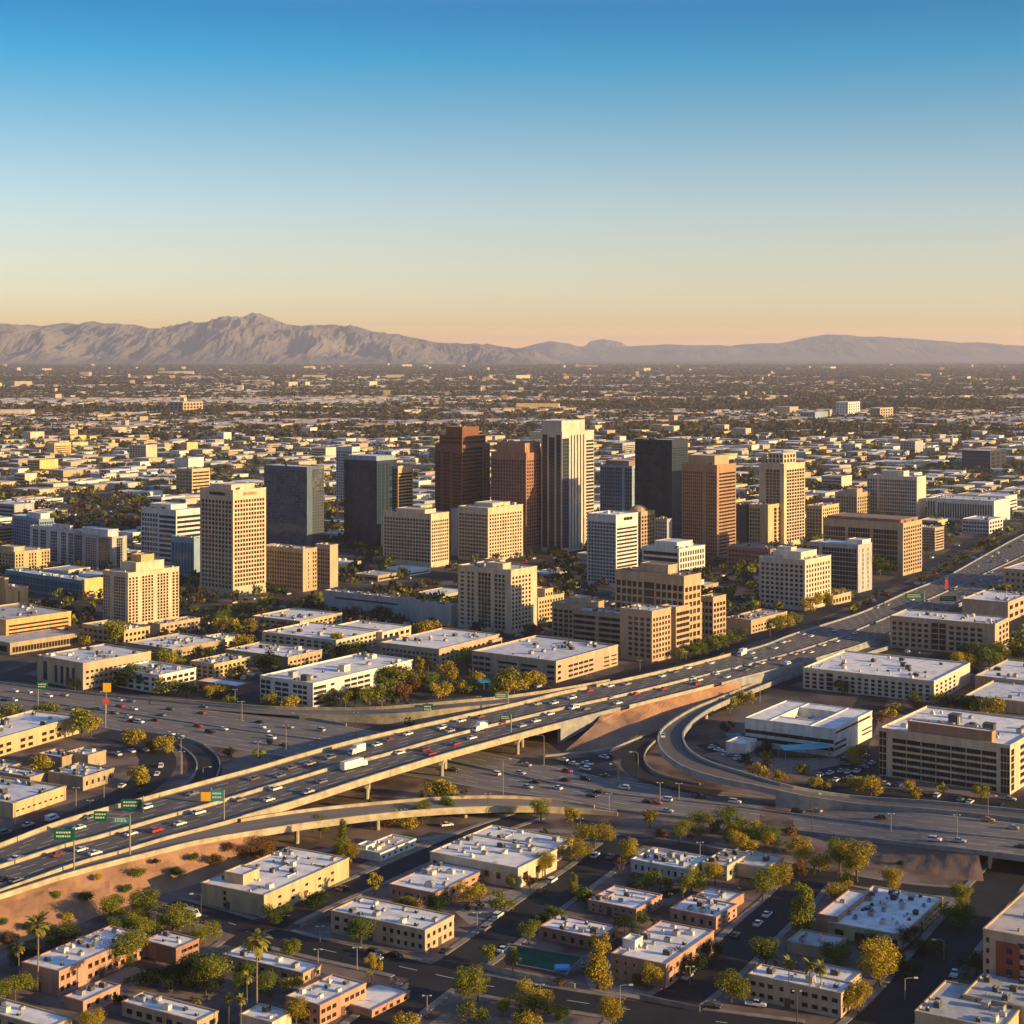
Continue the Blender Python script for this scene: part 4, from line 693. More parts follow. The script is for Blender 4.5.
# --- low blocks between the towers and the lower freeway
B('theatre', 'low rounded grey theatre hall with white roof below the pale grid block', (324, 409, 416, 599, 619), 'grey', [(.1, None), (.8, rib(1, .2, 'gy', b=.5, mu=6)), (.1, None)], None, th=35, roof='white', units=8)
B('low_building', 'grey windowless block right of the theatre hall', (410, 451, 458, 605, 626), 'grey', None, None, th=35, roof='pale', units=4)
B('low_building', 'flat white-roofed block left of the theatre hall', (252, 300, 342, 621, 632), 'sand', g(8, 2, .5, .4), g(9, 2, .5, .4, 'br'), th=33, roof='white', units=6)
B('low_building', 'white-roofed L-shaped block below the theatre hall', (262, 336, 382, 640, 655), 'palecream', g(10, 3, .5, .5), g(10, 3, .5, .5, 'br'), th=33, roof='white', units=7, vols=[((330, 382, 411, 632, 646), None, g(5, 2, .5, .5), None, 3)])
B('low_building', 'white-roofed long block left of the cream apartment tower, upper row', (380, 439, 500, 649, 668), 'pink', g(13, 3, .55, .5, 'gy', t=.15), g(13, 3, .5, .4, 'br', t=.15), th=33, roof='white', units=8, vols=[((470, 492, 502, 640, 655), None, g(4, 2, .5, .5), None, 0)])
B('low_building', 'flat-roofed brown block with orange right side above the white apartments', (225, 288, 322, 657, 670), 'brownstone', None, g(8, 2, .5, .45, 'br', t=.2), th=33, roof='white', units=8)
B('apartment_building', 'white apartment block with open corner balconies beside the lower freeway', (260, 313, 413, 683, 708), 'white', [(.22, g(2, 4, .8, .6)), (.05, None), (.3, g(2, 4, .8, .55, 'bl')), (.05, None), (.3, g(3, 4, .7, .55)), (.1, None)], [(.14, rib(4, .55, 'br', mu=1, d=1.6)), (.12, g(1, 4, .3, .4)), (.05, None), (.3, g(4, 4, .75, .5, 'br', d=1)), (.05, None), (.3, g(4, 4, .7, .5, 'br')), (.12, None)], th=35, roof='white', units=9, big=1.1)
B('office_building', 'sunlit-ended block with tall blue window slots beside the frontage road', (37, 83, 151, 663, 690), 'pink', [(.12, None), (.1, g(1, 1, .7, .7, 'bl')), (.1, None), (.5, g(4, 1, .45, .75, 'bl', t=.15)), (.12, None)], g(14, 3, .5, .35, 'br', t=.2, b=.1), th=38, roof='pale', units=9)
B('low_building', 'long low block with white roof above the block with blue window slots', (126, 172, 225, 649, 661), 'tan', None, g(12, 2, .5, .4, 'br', t=.25), th=36, roof='white', units=10)
B('apartment_building', 'white four-storey block with balconies half hidden by dark trees', (112, 159, 196, 675, 694), 'white', [(.3, rib(3, .5, 'dk', mu=1, d=1)), (.7, g(4, 3, .5, .5))], g(6, 3, .6, .5, 'br'), th=35, roof='pale', units=8)
B('apartment_building', 'jumbled tan block right of the four-storey white block', (190, 214, 250, 664, 680), 'sand', g(4, 3, .5, .5), g(8, 3, .5, .5, 'br'), th=35, roof='pale', units=6)
B('garage', 'dark low building with plain white roof beside the frontage road', (197, 236, 252, 686, 696), 'brick', g(8, 1, .7, .4), None, th=33, roof='white', units=0)
B('low_building', 'low podium with roof units at the foot of the cream residential tower', (82, 124, 150, 630, 645), 'sand', g(8, 2, .5, .4), g(6, 2, .5, .4), th=38, roof='tan', units=6)
B('low_building', 'strip of low tan shops right of the cream residential tower', (148, 160, 200, 624, 636), 'pink', None, g(9, 2, .5, .4, 'br'), th=38, roof='tan', units=5)
B('low_building', 'low white-roofed shed left of the flat brown block', (186, 205, 240, 642, 651), 'palecream', None, g(6, 1, .5, .4), th=36, roof='white', units=5)
# --- lower left
B('apartment_building', 'yellow-lit three-storey block behind the round tan offices at left', (-60, -12, 79, 741, 760), 'sand', None, [(.3, g(3, 2, .5, .45, 'br', t=.2)), (.06, None), (.2, g(2, 2, .5, .45, 'br', t=.2)), (.06, None), (.3, g(3, 2, .5, .45, 'br', t=.2)), (.2, None)], th=27, roof='white', units=8)
B('low_building', 'tan office with angled sunlit end, upper one of the round pair', (38, 62, 80, 757, 770), 'tan', None, None, th=30, roof='pale', units=3, vols=[((66, 88, 106, 755, 769), None, None, None, 4)])
B('low_building', 'tan office with long sunlit wall, lower one of the round pair', (48, 83, 114, 777, 791), 'tan', None, g(5, 1, .3, .4, 'br', b=.2), th=30, roof='pale', units=8)
B('low_building', 'yellow-walled low building beside the access road at the left edge', (-55, 13, 66, 803, 818), 'sand', None, g(9, 1, .4, .3, 'br', t=.35, b=.3), th=27, roof='pale', units=7)
B('low_building', 'small tan building behind the yellow-walled low building', (-10, 30, 48, 777, 789), 'tan', g(5, 1, .4, .4), None, th=30, roof='pale', units=3)
B('low_building', 'small flat block at the left edge under the yellow-lit block', (-30, -5, 22, 770, 780), 'tan', None, g(5, 1, .4, .4), th=30, roof='pale', units=3)
# --- foreground blocks
fgR = lambda n: g(n, 2, .34, .38, 'dk', t=.12, b=.08, mu=2)
B('warehouse', 'large beige blank building with pilasters and white roof, left of centre foreground', (201, 264, 349, 895, 917), 'sand', [(.35, None), (.06, g(1, 3, .9, .6, 'dk', d=.5)), (.6, None)], [(.1, None)]+[(.14, g(1, 2, .22, .3, 'br', t=.15, b=.12)), (.01, None)]*5+[(.12, None)], th=30, roof='white', units=11, door=True, tops=[(.12, .3, .5, .8, 2.8, None)])
B('low_building', 'small white two-part building below the curved ramp bridge', (356, 380, 416, 853, 862), 'white', None, g(6, 1, .3, .3), th=33, roof='tan', units=5, vols=[((357, 366, 376, 846, 858), None, None, None, 0)])
B('warehouse', 'large white-roofed L-shaped building at the centre of the foreground', (430, 518, 557, 868, 889), 'cream', [(.3, g(3, 1, .3, .3)), (.7, g(5, 1, .3, .3))], g(3, 1, .3, .4, 'br'), th=32, roof='white', units=8, door=True, vols=[((470, 552, 573, 849, 864), g(6, 1, .3, .3), g(3, 1, .3, .4, 'br'), None, 8)])
B('apartment_building', 'pink two-storey block just left of the large L-shaped building', (389, 435, 484, 893, 906), 'terracotta', g(7, 1, .25, .35), [(.45, g(3, 1, .4, .4)), (.1, None), (.45, g(3, 2, .4, .35, 'br'))], th=32, roof='white', units=5, door=True)
B('apartment_building', 'pink stucco block at the street corner with a dark tree in front', (331, 425, 454, 930, 953), 'pink', [(.45, g(4, 2, .4, .4, b=.12)), (.1, None), (.5, g(6, 2, .4, .4))], g(5, 2, .4, .4, 'br'), th=31, roof='white', units=7, door=True)
B('house', 'low pale house with long white roof left of the pink corner block', (223, 303, 321, 973, 984), 'tan', g(7, 1, .4, .4), g(3, 1, .4, .4), th=31, roof='white', units=4, door=True)
B('apartment_building', 'orange-tan two-storey block at the bottom with sunlit right side', (286, 320, 366, 1005, 1027), 'terracotta', g(4, 2, .4, .4), [(.3, g(3, 2, .6, .4, 'br')), (.1, None), (.4, g(4, 2, .6, .4, 'br'))], th=34, roof='white', units=4, door=True, vols=[((340, 372, 410, 1010, 1018), None, g(5, 1, .4, .5, 'br'), None, 0)])
B('house', 'white-roofed corner of a house at the bottom edge, left of the orange-tan block', (240, 272, 292, 1022, 1036), 'cream', None, None, th=31, roof='white', units=2)
B('apartment_building', 'long brick-red block with white roof beside the left palms', (22, 59, 146, 971, 996), 'terracotta', None, [(.2, g(3, 2, .5, .4, 'br')), (.08, None), (.7, g(9, 2, .5, .4, 'br', d=.8))], th=30, roof='white', units=9, door=True)
B('apartment_building', 'square brick-red block with balcony side, end of the long left block', (143, 176, 199, 948, 965), 'brick', None, [(.2, None), (.8, g(3, 2, .8, .4, 'br', d=.8))], th=32, roof='white', units=6)
B('garage', 'low brick garage with white roof in front of the long brick-red block', (64, 83, 120, 1001, 1013), 'terracotta', None, g(4, 1, .3, .4), th=31, roof='white', units=4)
B('house', 'white-roofed tan house at the bottom edge left of the tall palm', (122, 197, 218, 1021, 1036), 'tan', g(7, 1, .5, .4), g(2, 1, .5, .4), th=31, roof='white', units=6)
B('house', 'white roof corner of a house at the bottom left photo corner', (-25, 48, 72, 1028, 1040), 'tan', g(5, 1, .4, .4), None, th=31, roof='white', units=2)
B('apartment_building', 'red-brown two-storey block with white roof, right of the centre street', (588, 636, 662, 909, 921), 'terracotta', g(6, 2, .3, .35), g(6, 2, .35, .35), th=33, roof='white', units=6, door=True, vols=[((596, 606, 615, 897, 910), None, None, None, 0)])
B('apartment_building', 'red-brown low block with many roof units beside the walled green pool', (539, 597, 617, 938, 951), 'brick', g(6, 1, .35, .4), g(3, 1, .35, .4), th=32, roof='white', units=15)
B('apartment_building', 'largest red-brown block with plain white roof, right of the tall poplar tree', (611, 666, 714, 964, 989), 'terracotta', g(6, 2, .2, .25, b=.15), g(7, 2, .35, .4, 'br'), th=31, roof='white', units=7, door=True, tops=[(.2, .35, .75, .98, 2.2, 'palegrey')])
B('apartment_building', 'red-brown block with stepped white roof right of the largest block', (670, 716, 737, 917, 930), 'terracotta', g(5, 1, .3, .4), g(4, 2, .35, .4), th=33, roof='white', units=9, vols=[((690, 724, 744, 905, 915), None, None, None, 3)])
B('warehouse', 'grey flat-roofed building crowded with roof pipes, near the freeway bank', (631, 687, 709, 869, 882), 'palegrey', g(8, 1, .3, .4), g(4, 1, .3, .4), th=33, roof='white', units=16, door=True)
B('house', 'pair of cream flat-roofed houses near the freeway bank', (702, 727, 750, 866, 881), 'cream', g(4, 1, .3, .3), g(4, 1, .3, .3), th=33, roof='tan', units=4, vols=[((728, 765, 784, 868, 881), None, g(3, 1, .4, .4), None, 3)])
B('office_building', 'large tan building with complex white roof at lower right', (828, 902, 943, 935, 950), 'sand', [(.3, g(1, 1, .35, .4)), (.7, g(3, 1, .5, .4))], g(8, 2, .6, .4, 'dk', d=.8), th=31, roof='white', units=16, door=True, vols=[((818, 838, 868, 917, 936), None, None, 'terracotta', 1)])
B('shed', 'small dull-roofed building covered in roof clutter among trees, lower right', (787, 832, 846, 949, 961), 'tan', None, g(3, 1, .4, .4), th=31, roof='grey', units=7)
B('apartment_building', 'pink-tan two-storey block with palms in front, bottom right', (748, 841, 853, 993, 1019), 'pink', [(.3, g(3, 2, .5, .35)), (.25, g(2, 2, .3, .35)), (.45, g(4, 2, .5, .35))], g(2, 2, .4, .4, 'br'), th=32, roof='white', units=3, door=True, vols=[((800, 846, 862, 985, 1002), None, None, None, 1)])
B('apartment_tower', 'tall pink building with a red stripe of windows at right edge', (983, 1062, 1120, 943, 1006), 'pink', [(.12, g(1, 5, .3, .4)), (.12, None), (.16, None), (.6, g(4, 5, .4, .4))], g(6, 5, .4, .4), th=33, roof='tan', units=5, tops=[])
B('low_building', 'flat grey-roofed building at the bottom right photo corner', (963, 1052, 1095, 1012, 1032), 'sand', None, None, th=32, roof='grey', units=10)
B('low_building', 'lower flat-roofed wing cut by the bottom photo edge at right', (915, 1003, 1030, 1029, 1046), 'sand', None, None, th=32, roof='grey', units=6)
for r_, px_ in BLD:
    if px_[0] == 983:
        st = solve(px_, R(33)); a_, b_, h_ = st[4], st[5], st[1]; ac = Acc(); ac.box(-a_/2-.35, -a_/2-.02, b_/2-.47*b_, b_/2-.17*b_, h_*.08, h_*.84, bottom=True); pn = link('red_wall_panel', ac.mesh('red_wall_panel', ['wall_redpanel']), r_)
        for k in range(4):
            o = link('window', pane_mesh('dk', 1, 0), pn); o.location = (-a_/2-.36, b_/2-.30*b_, h_*(.16+.17*k)); o.rotation_euler = (0, 0, -math.pi/2); o.scale = (1.8, 1, 1.5)
# --- mid-distance landmarks beyond the towers
B('office_tower', 'lone white-ended tower standing far beyond the left towers', (129, 146, 157, 445, 461), 'cream', g(6, 6, .5, .5, 'gy'), None)
B('office_building', 'isolated mid-rise with banded golden side above the blue-white block', (176, 192, 210, 469, 493), 'sand', g(5, 6, .5, .5), rib(6, .4, 'br', mu=3))
B('office_building', 'small dark and grey slab standing alone in the far left suburbs', (169, 183, 203, 402, 413), 'brownstone', g(3, 3, .5, .5, 'bl'), g(6, 3, .5, .5))
B('office_tower', 'distant white tower standing alone in the far right suburbs', (836, 848, 860, 402, 417), 'palegrey', g(4, 5, .5, .5, 'gy'), g(5, 5, .4, .4), units=2)
B('apartment_building', 'distant tan block just right of the far white tower', (870, 880, 893, 408, 420), 'pink', g(3, 4, .5, .5), g(5, 4, .5, .5), units=2)
B('office_building', 'distant dark block with golden end on the far right', (900, 915, 923, 441, 453), 'grey', g(5, 4, .5, .5), None)
B('office_building', 'distant blue glass block with gold end near the right photo edge', (962, 990, 1006, 451, 470), 'navy', g(9, 4, .7, .6, 'sk'), g(3, 4, .5, .5, 'br'))
B('office_building', 'distant row block left of the far white tower', (800, 815, 828, 412, 420), 'bluegrey', g(5, 2, .5, .5), None)
# ------------------------------------------------------------------ generic city blocks beyond and between
def join_boxes(name, rows, mats, kind='stuff', **k):
    """rows: (cx, cy, ang, a, b, h, mat_wall, mat_roof); one mesh of many boxes, built with numpy"""
    n = len(rows); r = np.array([q[:6] for q in rows], dtype=float)
    c, s = np.cos(r[:, 2]), np.sin(r[:, 2]); V = np.zeros((n, 8, 3))
    for i, (u, v, z) in enumerate([(-1, -1, 0), (1, -1, 0), (1, 1, 0), (-1, 1, 0), (-1, -1, 1), (1, -1, 1), (1, 1, 1), (-1, 1, 1)]):
        x, y = u*r[:, 3]/2, v*r[:, 4]/2; V[:, i, 0] = r[:, 0]+x*c-y*s; V[:, i, 1] = r[:, 1]+x*s+y*c; V[:, i, 2] = z*r[:, 5]
    fq = np.array([(0, 1, 5, 4), (1, 2, 6, 5), (2, 3, 7, 6), (3, 0, 4, 7), (4, 5, 6, 7)])
    Fc = (fq[None]+np.arange(n)[:, None, None]*8).reshape(-1, 4)
    me = bpy.data.meshes.new(name); me.vertices.add(n*8); me.vertices.foreach_set('co', V.ravel())
    me.loops.add(Fc.size); me.loops.foreach_set('vertex_index', Fc.ravel()); me.polygons.add(len(Fc)); me.polygons.foreach_set('loop_start', np.arange(len(Fc))*4)
    mi = np.array([[q[6]]*4+[q[7]] for q in rows]).ravel(); 
    for m in mats: me.materials.append(MATS[m])
    me.polygons.foreach_set('material_index', mi); me.polygons.foreach_set('use_smooth', np.zeros(len(Fc), dtype=bool)); me.update(calc_edges=True); me.validate()
    o = link(name, me); o['kind'] = kind
    for a_, b_ in k.items(): o[a_] = b_
    return o
rnd = random.Random(21)
TH0 = R(35); dR0 = (math.sin(TH0), math.cos(TH0)); dL0 = (-math.cos(TH0), math.sin(TH0))
cand = []
wl = ['cream', 'sand', 'tan', 'pink', 'white', 'grey', 'brownstone', 'palecream', 'yellow', 'palegrey']
for iu in range(-70, 140):
    for iv in range(-80, 110):
        u, v = iu*41+rnd.uniform(-4, 4), iv*34+rnd.uniform(-4, 4)
        if iu % 5 == 0 or iv % 4 == 0: continue
        x, y = dR0[0]*u+dL0[0]*v, dR0[1]*u+dL0[1]*v+1600
        if y < 1000 or y > 3600 or abs(x) > .335*y+40: continue
        a_, b_ = rnd.uniform(18, 40), rnd.uniform(14, 32); hh = rnd.choice((4, 4, 4.5, 5, 5, 6, 6, 7, 9))
        if y > 1700 and rnd.random() < .03: hh = rnd.uniform(13, 20)
        px, py = PX((x, y, 0))
        if rnd.random() < (.16 if y < 1700 else .22): continue
        if 60 < px < 330 and 505 < py < 535: continue       # dark grove at the left
        if 585 < py < 700 and px < 820 and py > 600: continue
        if occ(x, y, max(a_, b_)*.55+3): continue
        if px > 760 and py > 560+ (px-1024)*-.45: continue
        cand.append((x, y, a_, b_, hh, rnd.choice(wl)))
cand.sort(key=lambda c: -(c[2]+c[3])*(c[4]+6)/c[1]**2*1e6)
ind, rest = cand[:175], cand[175:]
bands = [(0, 1250, 'between the downtown towers'), (1250, 1500, 'behind the front row of towers'), (1500, 1800, 'just beyond the tallest towers'), (1800, 2300, 'in the flat district beyond downtown'), (2300, 9999, 'in the outer flat district')]
groups = {}
for c in ind:
    k = next(b[2] for b in bands if b[0] <= c[1] < b[1]); groups.setdefault((k, c[5]), []).append(c)
WNAME = dict(cream='cream', sand='sand-coloured', tan='tan', pink='pinkish', white='white', grey='grey', brownstone='brown', palecream='pale cream', yellow='yellowish', palegrey='pale grey')
for (k, wcol), lst in groups.items():
    lst.sort(key=lambda c: c[0]/c[1])
    for i, (x, y, a_, b_, hh, wc) in enumerate(lst):
        lab = f"low {WNAME[wc]} block {k}, {ordinal(i+1)} of its colour from left" if len(lst) > 1 else f"only {WNAME[wc]} low flat-roofed block {k}"
        root = empty('city_block_building', (x, y, 0), math.pi/2-TH0, lab, 'building', 'low generic buildings behind downtown'); panes = []
        nf = max(1, int(hh/4)); volume(root, wc, rnd.choice(('white', 'pale', 'grey', 'tan')), -a_/2, a_/2, -b_/2, b_/2, 0, hh, rib(nf, .4, mu=4) if rnd.random() < .6 else None, rib(nf, .35, 'br', mu=4, t=.2) if rnd.random() < .7 else None, panes, rnd.choice((0, 1, 2, 2)), i*31+int(y), .6, big=1.2)
        add_panes(root, panes); mark(x, y, 2, max(a_, b_)*.5)
for c in rest: mark(c[0], c[1], 2, 14)
bm = ['wall_'+x for x in wl]+['roof_white', 'roof_pale', 'roof_grey', 'roof_tan']
rows = [(c[0], c[1], math.pi/2-TH0, c[2], c[3], c[4], wl.index(c[5]), 10+rnd.randrange(4)) for c in rest]
# far suburbs: density varies in broad belts of roofs and of trees
def belt(x, y): return noise.noise(Vector((x/2600, y/620, 1.7)))+.5*noise.noise(Vector((x/900, y/260, 4.2)))
nfar = 0
while nfar < 80000:
    y = 3400*math.exp(rnd.random()*math.log(19500/3400)) if rnd.random() < .55 else math.sqrt(rnd.uniform(3400**2, 19500**2)); x = rnd.uniform(-.35, .35)*y
    bl = belt(x, y)
    if rnd.random() > .42+1.7*bl: continue
    big = rnd.random() < .12+.4*max(bl, 0); sc_ = .8+y/14000
    a_, b_ = (rnd.uniform(30, 110), rnd.uniform(22, 50)) if big else (rnd.uniform(10, 24), rnd.uniform(9, 16)); hh = rnd.uniform(4.5, 8) if big else rnd.uniform(3, 4.5)
    hh *= .75 if y > 6500 else 1
    if rnd.random() < .0015: hh = rnd.uniform(14, 24)
    rows.append((x, y, (math.pi/2-TH0 if rnd.random() < .55 else rnd.choice((-.1, .05, .12))), a_*sc_, b_*sc_, hh*(.9+y/20000), rnd.choice((0, 1, 1, 2, 2, 3, 6, 7, 8, 6)), 10+rnd.choice((0, 1, 2, 2, 3, 3)))); nfar += 1
join_boxes('distant_city', rows, bm, label='countless low roofs of the far suburbs spreading to the mountains', category='distant city')
# ------------------------------------------------------------------ trees
def crown(kind, seed, nleaf, leaf):
    r = random.Random(seed); v = []; f = []
    lobes = []
    if kind == 'round':
        for _ in range(12): a_ = r.uniform(0, 6.28); d = r.uniform(.05, .30); lobes.append((math.cos(a_)*d, math.sin(a_)*d, r.uniform(.34, .76), r.uniform(.17, .27)))
    elif kind == 'wide':
        for _ in range(14): a_ = r.uniform(0, 6.28); d = r.uniform(.08, .46); lobes.append((math.cos(a_)*d, math.sin(a_)*d, r.uniform(.30, .74)-d*.2, r.uniform(.16, .26)))
    elif kind == 'tall':
        for k in range(14): a_ = r.uniform(0, 6.28); d = r.uniform(0, .15); lobes.append((math.cos(a_)*d, math.sin(a_)*d, .16+.72*k/13, r.uniform(.13, .19)*(1.15-.6*k/13)))
    elif kind == 'shrub':
        for _ in range(9): a_ = r.uniform(0, 6.28); d = r.uniform(0, .45); lobes.append((math.cos(a_)*d, math.sin(a_)*d, r.uniform(.25, .6), r.uniform(.25, .38)))
    elif kind == 'sparse':
        for _ in range(9): a_ = r.uniform(0, 6.28); d = r.uniform(.05, .32); lobes.append((math.cos(a_)*d, math.sin(a_)*d, r.uniform(.35, .85), r.uniform(.10, .17)))
    tot = sum(l[3]**2 for l in lobes)
    for lx, ly, lz, lr in lobes:
        for _ in range(int(nleaf*lr**2/tot)):
            d = Vector((r.gauss(0, 1), r.gauss(0, 1), r.gauss(0, 1))).normalized(); rr = lr*(r.random()**.45)*(1+.25*noise.noise(d*2.3+Vector((lx*9, ly*9, seed))))
            c = Vector((lx, ly, lz))+Vector((d.x, d.y, d.z*.9))*rr; n = (d+Vector((r.gauss(0, .7), r.gauss(0, .7), r.gauss(.3, .7)))).normalized()
            u = n.orthogonal().normalized(); w_ = n.cross(u); a_ = r.uniform(0, 6.28); u, w_ = u*math.cos(a_)+w_*math.sin(a_), w_*math.cos(a_)-u*math.sin(a_)
            s = leaf*r.uniform(.6, 1.3); i = len(v); v += [tuple(c-u*s), tuple(c-w_*s*.7), tuple(c+u*s), tuple(c+w_*s*.7)]; f.append((i, i+1, i+2, i+3))
    return v, f
def trunk_mesh(kind, seed):
    r = random.Random(seed); a = Acc()
    h = dict(round=.5, wide=.45, tall=.75, shrub=.3, sparse=.6)[kind]; w_ = .024 if kind != 'shrub' else .02
    a.tube([(0, 0, -.03), (.01, 0, h*.35), (-.01, .01, h*.7), (0, 0, h)], [w_*1.3, w_, w_*.75, w_*.4], 6)
    for _ in range(5 if kind != 'tall' else 3):
        an = r.uniform(0, 6.28); z = h*r.uniform(.45, .8); L = .25; a.tube([(0, 0, z), (math.cos(an)*L*.5, math.sin(an)*L*.5, z+L*.45), (math.cos(an)*L, math.sin(an)*L, z+L*.8)], [w_*.55, w_*.35, w_*.12], 4)
    return a.mesh('trunk', ['bark'])
LEAFC = ['leaf_olive', 'leaf_yellow', 'leaf_green', 'leaf_rust', 'leaf_dark']
CR = {}; TR = {}
def crown_mesh(kind, var_, col, lod):
    k = (kind, var_, col, lod)
    if k not in CR:
        nl = {0: 5400, 1: 1500, 2: 400}[lod]; lf = {0: .018, 1: .036, 2: .060}[lod]
        if kind == 'sparse': nl = int(nl*.5)
        if kind == 'shrub': lf *= 1.35
        v, f = crown(kind, 11*var_+hash(kind) % 1 + {'round': 1, 'wide': 2, 'tall': 3, 'shrub': 4, 'sparse': 5}[kind], nl, lf)
        me = bpy.data.meshes.new('crown'); me.from_pydata(v, [], f); me.materials.append(MATS[col]); me.update(); CR[k] = me
    return CR[k]
def palm_mesh():
    a = Acc(); r = random.Random(4)
    for k in range(44):
        an = r.uniform(0, 6.28); el = r.uniform(-.9, 1.1); L = r.uniform(.17, .23); p = Vector((0, 0, .92)); d = Vector((math.cos(an)*math.cos(el), math.sin(an)*math.cos(el), math.sin(el)))
        side = Vector((-math.sin(an), math.cos(an), 0)); prev = p; pw = .004
        for s in range(5):
            q = prev+d*L/5; d = (d+Vector((0, 0, -.22))).normalized(); wq = (.022, .036, .036, .024, .004)[s]
            a.quad(prev-side*pw, prev+side*pw, q+side*wq, q-side*wq); prev = q; pw = wq
    cm = a.mesh('crown', ['palm_leaf'])
    a = Acc(); a.tube([(0, 0, -.02), (.004, 0, .3), (-.003, .003, .65), (0, 0, .93)], [.016, .012, .010, .012], 8); tm = a.mesh('trunk', ['palm_bark'])
    a = Acc(); a.tube([(0, 0, .84), (0, 0, .88), (0, 0, .93)], [.010, .026, .022], 8); sk = a.mesh('dead_frond_skirt', ['palm_bark'])
    return cm, tm, sk
PALM = palm_mesh()
TREES = []
# (px, base py, height in px, kind, colour)
TL = """111 925 28 r o|145 923 31 r o|172 931 15 w o|205 944 19 w o|132 966 38 w o|212 993 38 r o|15 1001 28 w o|38 992 66 p|19 987 38 p|247 1012 34 p|229 1030 32 p|241 1032 32 p|95 1030 18 w y|65 938 13 s g|8 946 11 s r|120 884 13 s g|215 869 11 s g|190 863 10 s y|252 863 22 w r|262 858 18 s r|320 838 22 r o|343 857 33 t o|351 863 18 r y|422 824 22 r o|447 817 17 r g|406 826 14 s y|385 827 13 s r|437 797 16 s y|270 823 6 s o|541 822 23 r o|572 826 15 r y|650 829 15 r y|595 848 27 w y|576 862 20 w y|680 842 17 r o|629 864 21 r y|715 832 8 s r|738 854 23 r y|749 859 15 r y|620 876 13 x r|545 877 23 r y|495 882 17 r y|511 889 12 r o|530 890 12 r r|649 885 11 s y|574 896 17 t o|585 903 13 s g|501 912 16 w o|529 944 20 r o|553 921 13 w g|541 926 12 w d|625 933 17 w d|598 988 50 t y|652 990 21 r y|488 964 15 r o|513 972 22 x o|478 1002 28 r o|533 1012 29 w y|611 1030 34 r y|525 1031 16 w y|691 976 27 w d|715 886 20 r y|700 888 14 r o|683 910 18 p|707 960 19 w d|731 1004 33 r o|763 902 33 r o|781 892 26 r y|814 874 27 w y|800 884 19 x r|840 873 32 r o|857 882 38 r y|846 890 15 r y|891 894 21 r y|960 910 25 r o|957 927 25 w g|803 935 48 t o|835 900 15 w y|766 970 33 r g|880 987 44 r y|858 1014 34 r y|876 962 30 w d|789 1006 42 p|810 1010 44 p|821 1012 43 p|976 976 24 w d|903 977 22 w d|768 852 18 r y|375 895 16 x y|276 923 17 w g|361 946 30 r g|405 910 11 s o|413 911 11 s y|470 904 19 w y|480 901 15 r y|291 962 20 r o|372 984 21 x y|270 990 13 w r|292 992 13 w y|296 1026 26 r y|470 1006 36 r o|407 1028 14 w y|257 1018 76 p|312 908 9 s d|10 719 14 w o|49 721 17 w o|82 739 29 r o|91 737 22 r y|134 745 13 s y|142 783 15 s y|41 774 15 s y|166 753 15 w y|150 751 10 s r|337 652 15 r y|270 707 13 w o|294 708 11 s y|330 706 13 w o|345 708 15 r o|355 706 15 r r|365 708 17 r o|378 706 19 r o|392 704 21 r o|402 705 19 r r|398 692 21 r o|385 691 19 r o|411 692 15 w r|416 690 13 s r|421 683 19 t y|447 684 19 r y|441 699 15 w y|456 694 11 w y|468 693 13 w o|479 681 8 s y|507 694 27 r o|497 695 11 s y|514 696 15 w y|525 690 15 r y|536 689 15 r y|116 646 20 r o|88 646 9 s y|137 688 23 w g|126 688 19 w d|167 695 15 w o|210 699 11 r y|219 697 11 s y|100 682 15 w d|186 697 14 w d|145 690 16 r g|744 705 13 w y|731 709 10 s o|758 778 13 w y|779 783 11 w y|818 789 11 w y|826 790 8 s y|801 774 9 s o|871 796 17 w y|863 791 12 s y|910 793 10 r y|915 799 9 s y|981 798 12 w o|766 752 9 s d|845 693 11 w g|915 704 10 w g|888 717 8 s y|897 712 8 s y|882 721 8 s r|690 657 11 w g|681 659 10 w o|700 655 12 w g|710 651 13 w g|720 648 13 w o|730 644 12 w g|738 640 11 w g|776 630 10 w o|786 627 11 w y|795 624 10 w o|808 611 12 w y|817 608 13 r y|826 606 12 r y|836 603 12 r y|845 600 10 w y|880 575 18 w g|655 653 8 w g|230 705 8 s o|20 646 9 w d|75 690 10 w d|425 655 12 w d|405 668 12 w d|428 671 12 w d|195 648 9 w d|340 668 12 w d|358 664 12 w d|385 616 10 w d|250 652 11 w d|236 652 10 w g|298 659 9 w d|790 836 9 s r|660 838 8 s r|900 866 5 s d|910 863 4 s d|745 762 8 s d|722 688 10 x y|694 700 8 x o|270 745 5 s d|228 757 8 s d|945 690 12 w d|955 684 10 w d|930 695 10 w r|938 703 9 w o|920 712 9 w r|240 905 12 s o|318 905 12 s d|445 905 8 s d|700 905 9 s d|590 975 10 s d|640 985 9 s r|560 985 7 s r|860 920 14 w d|935 955 14 w g|760 985 10 s d|840 965 20 w g|180 985 20 w d|195 975 22 w o|150 985 14 w d|265 955 10 s d|120 1005 9 s d|640 925 12 w g|560 985 6 s y|885 965 24 w d|910 950 22 w d"""
KN = dict(r='round', w='wide', t='tall', s='shrub', x='sparse', p='palm'); CN = dict(o='olive', y='yellow', g='green', r='rust', d='dark')
DESC = {'round': 'round tree', 'wide': 'spreading tree', 'tall': 'tall narrow tree', 'shrub': 'low shrub', 'sparse': 'thin sparse tree', 'palm': 'palm tree'}
CD = dict(olive='olive-green', yellow='golden-yellow', green='mid-green', rust='rusty brown', dark='dark green')
for row in TL.split('|'):
    q = row.split(); TREES.append([float(q[0]), float(q[1]), float(q[2]), KN[q[3]], CN[q[4]] if len(q) > 4 else 'palm', None])
rt_ = random.Random(5); extra = []
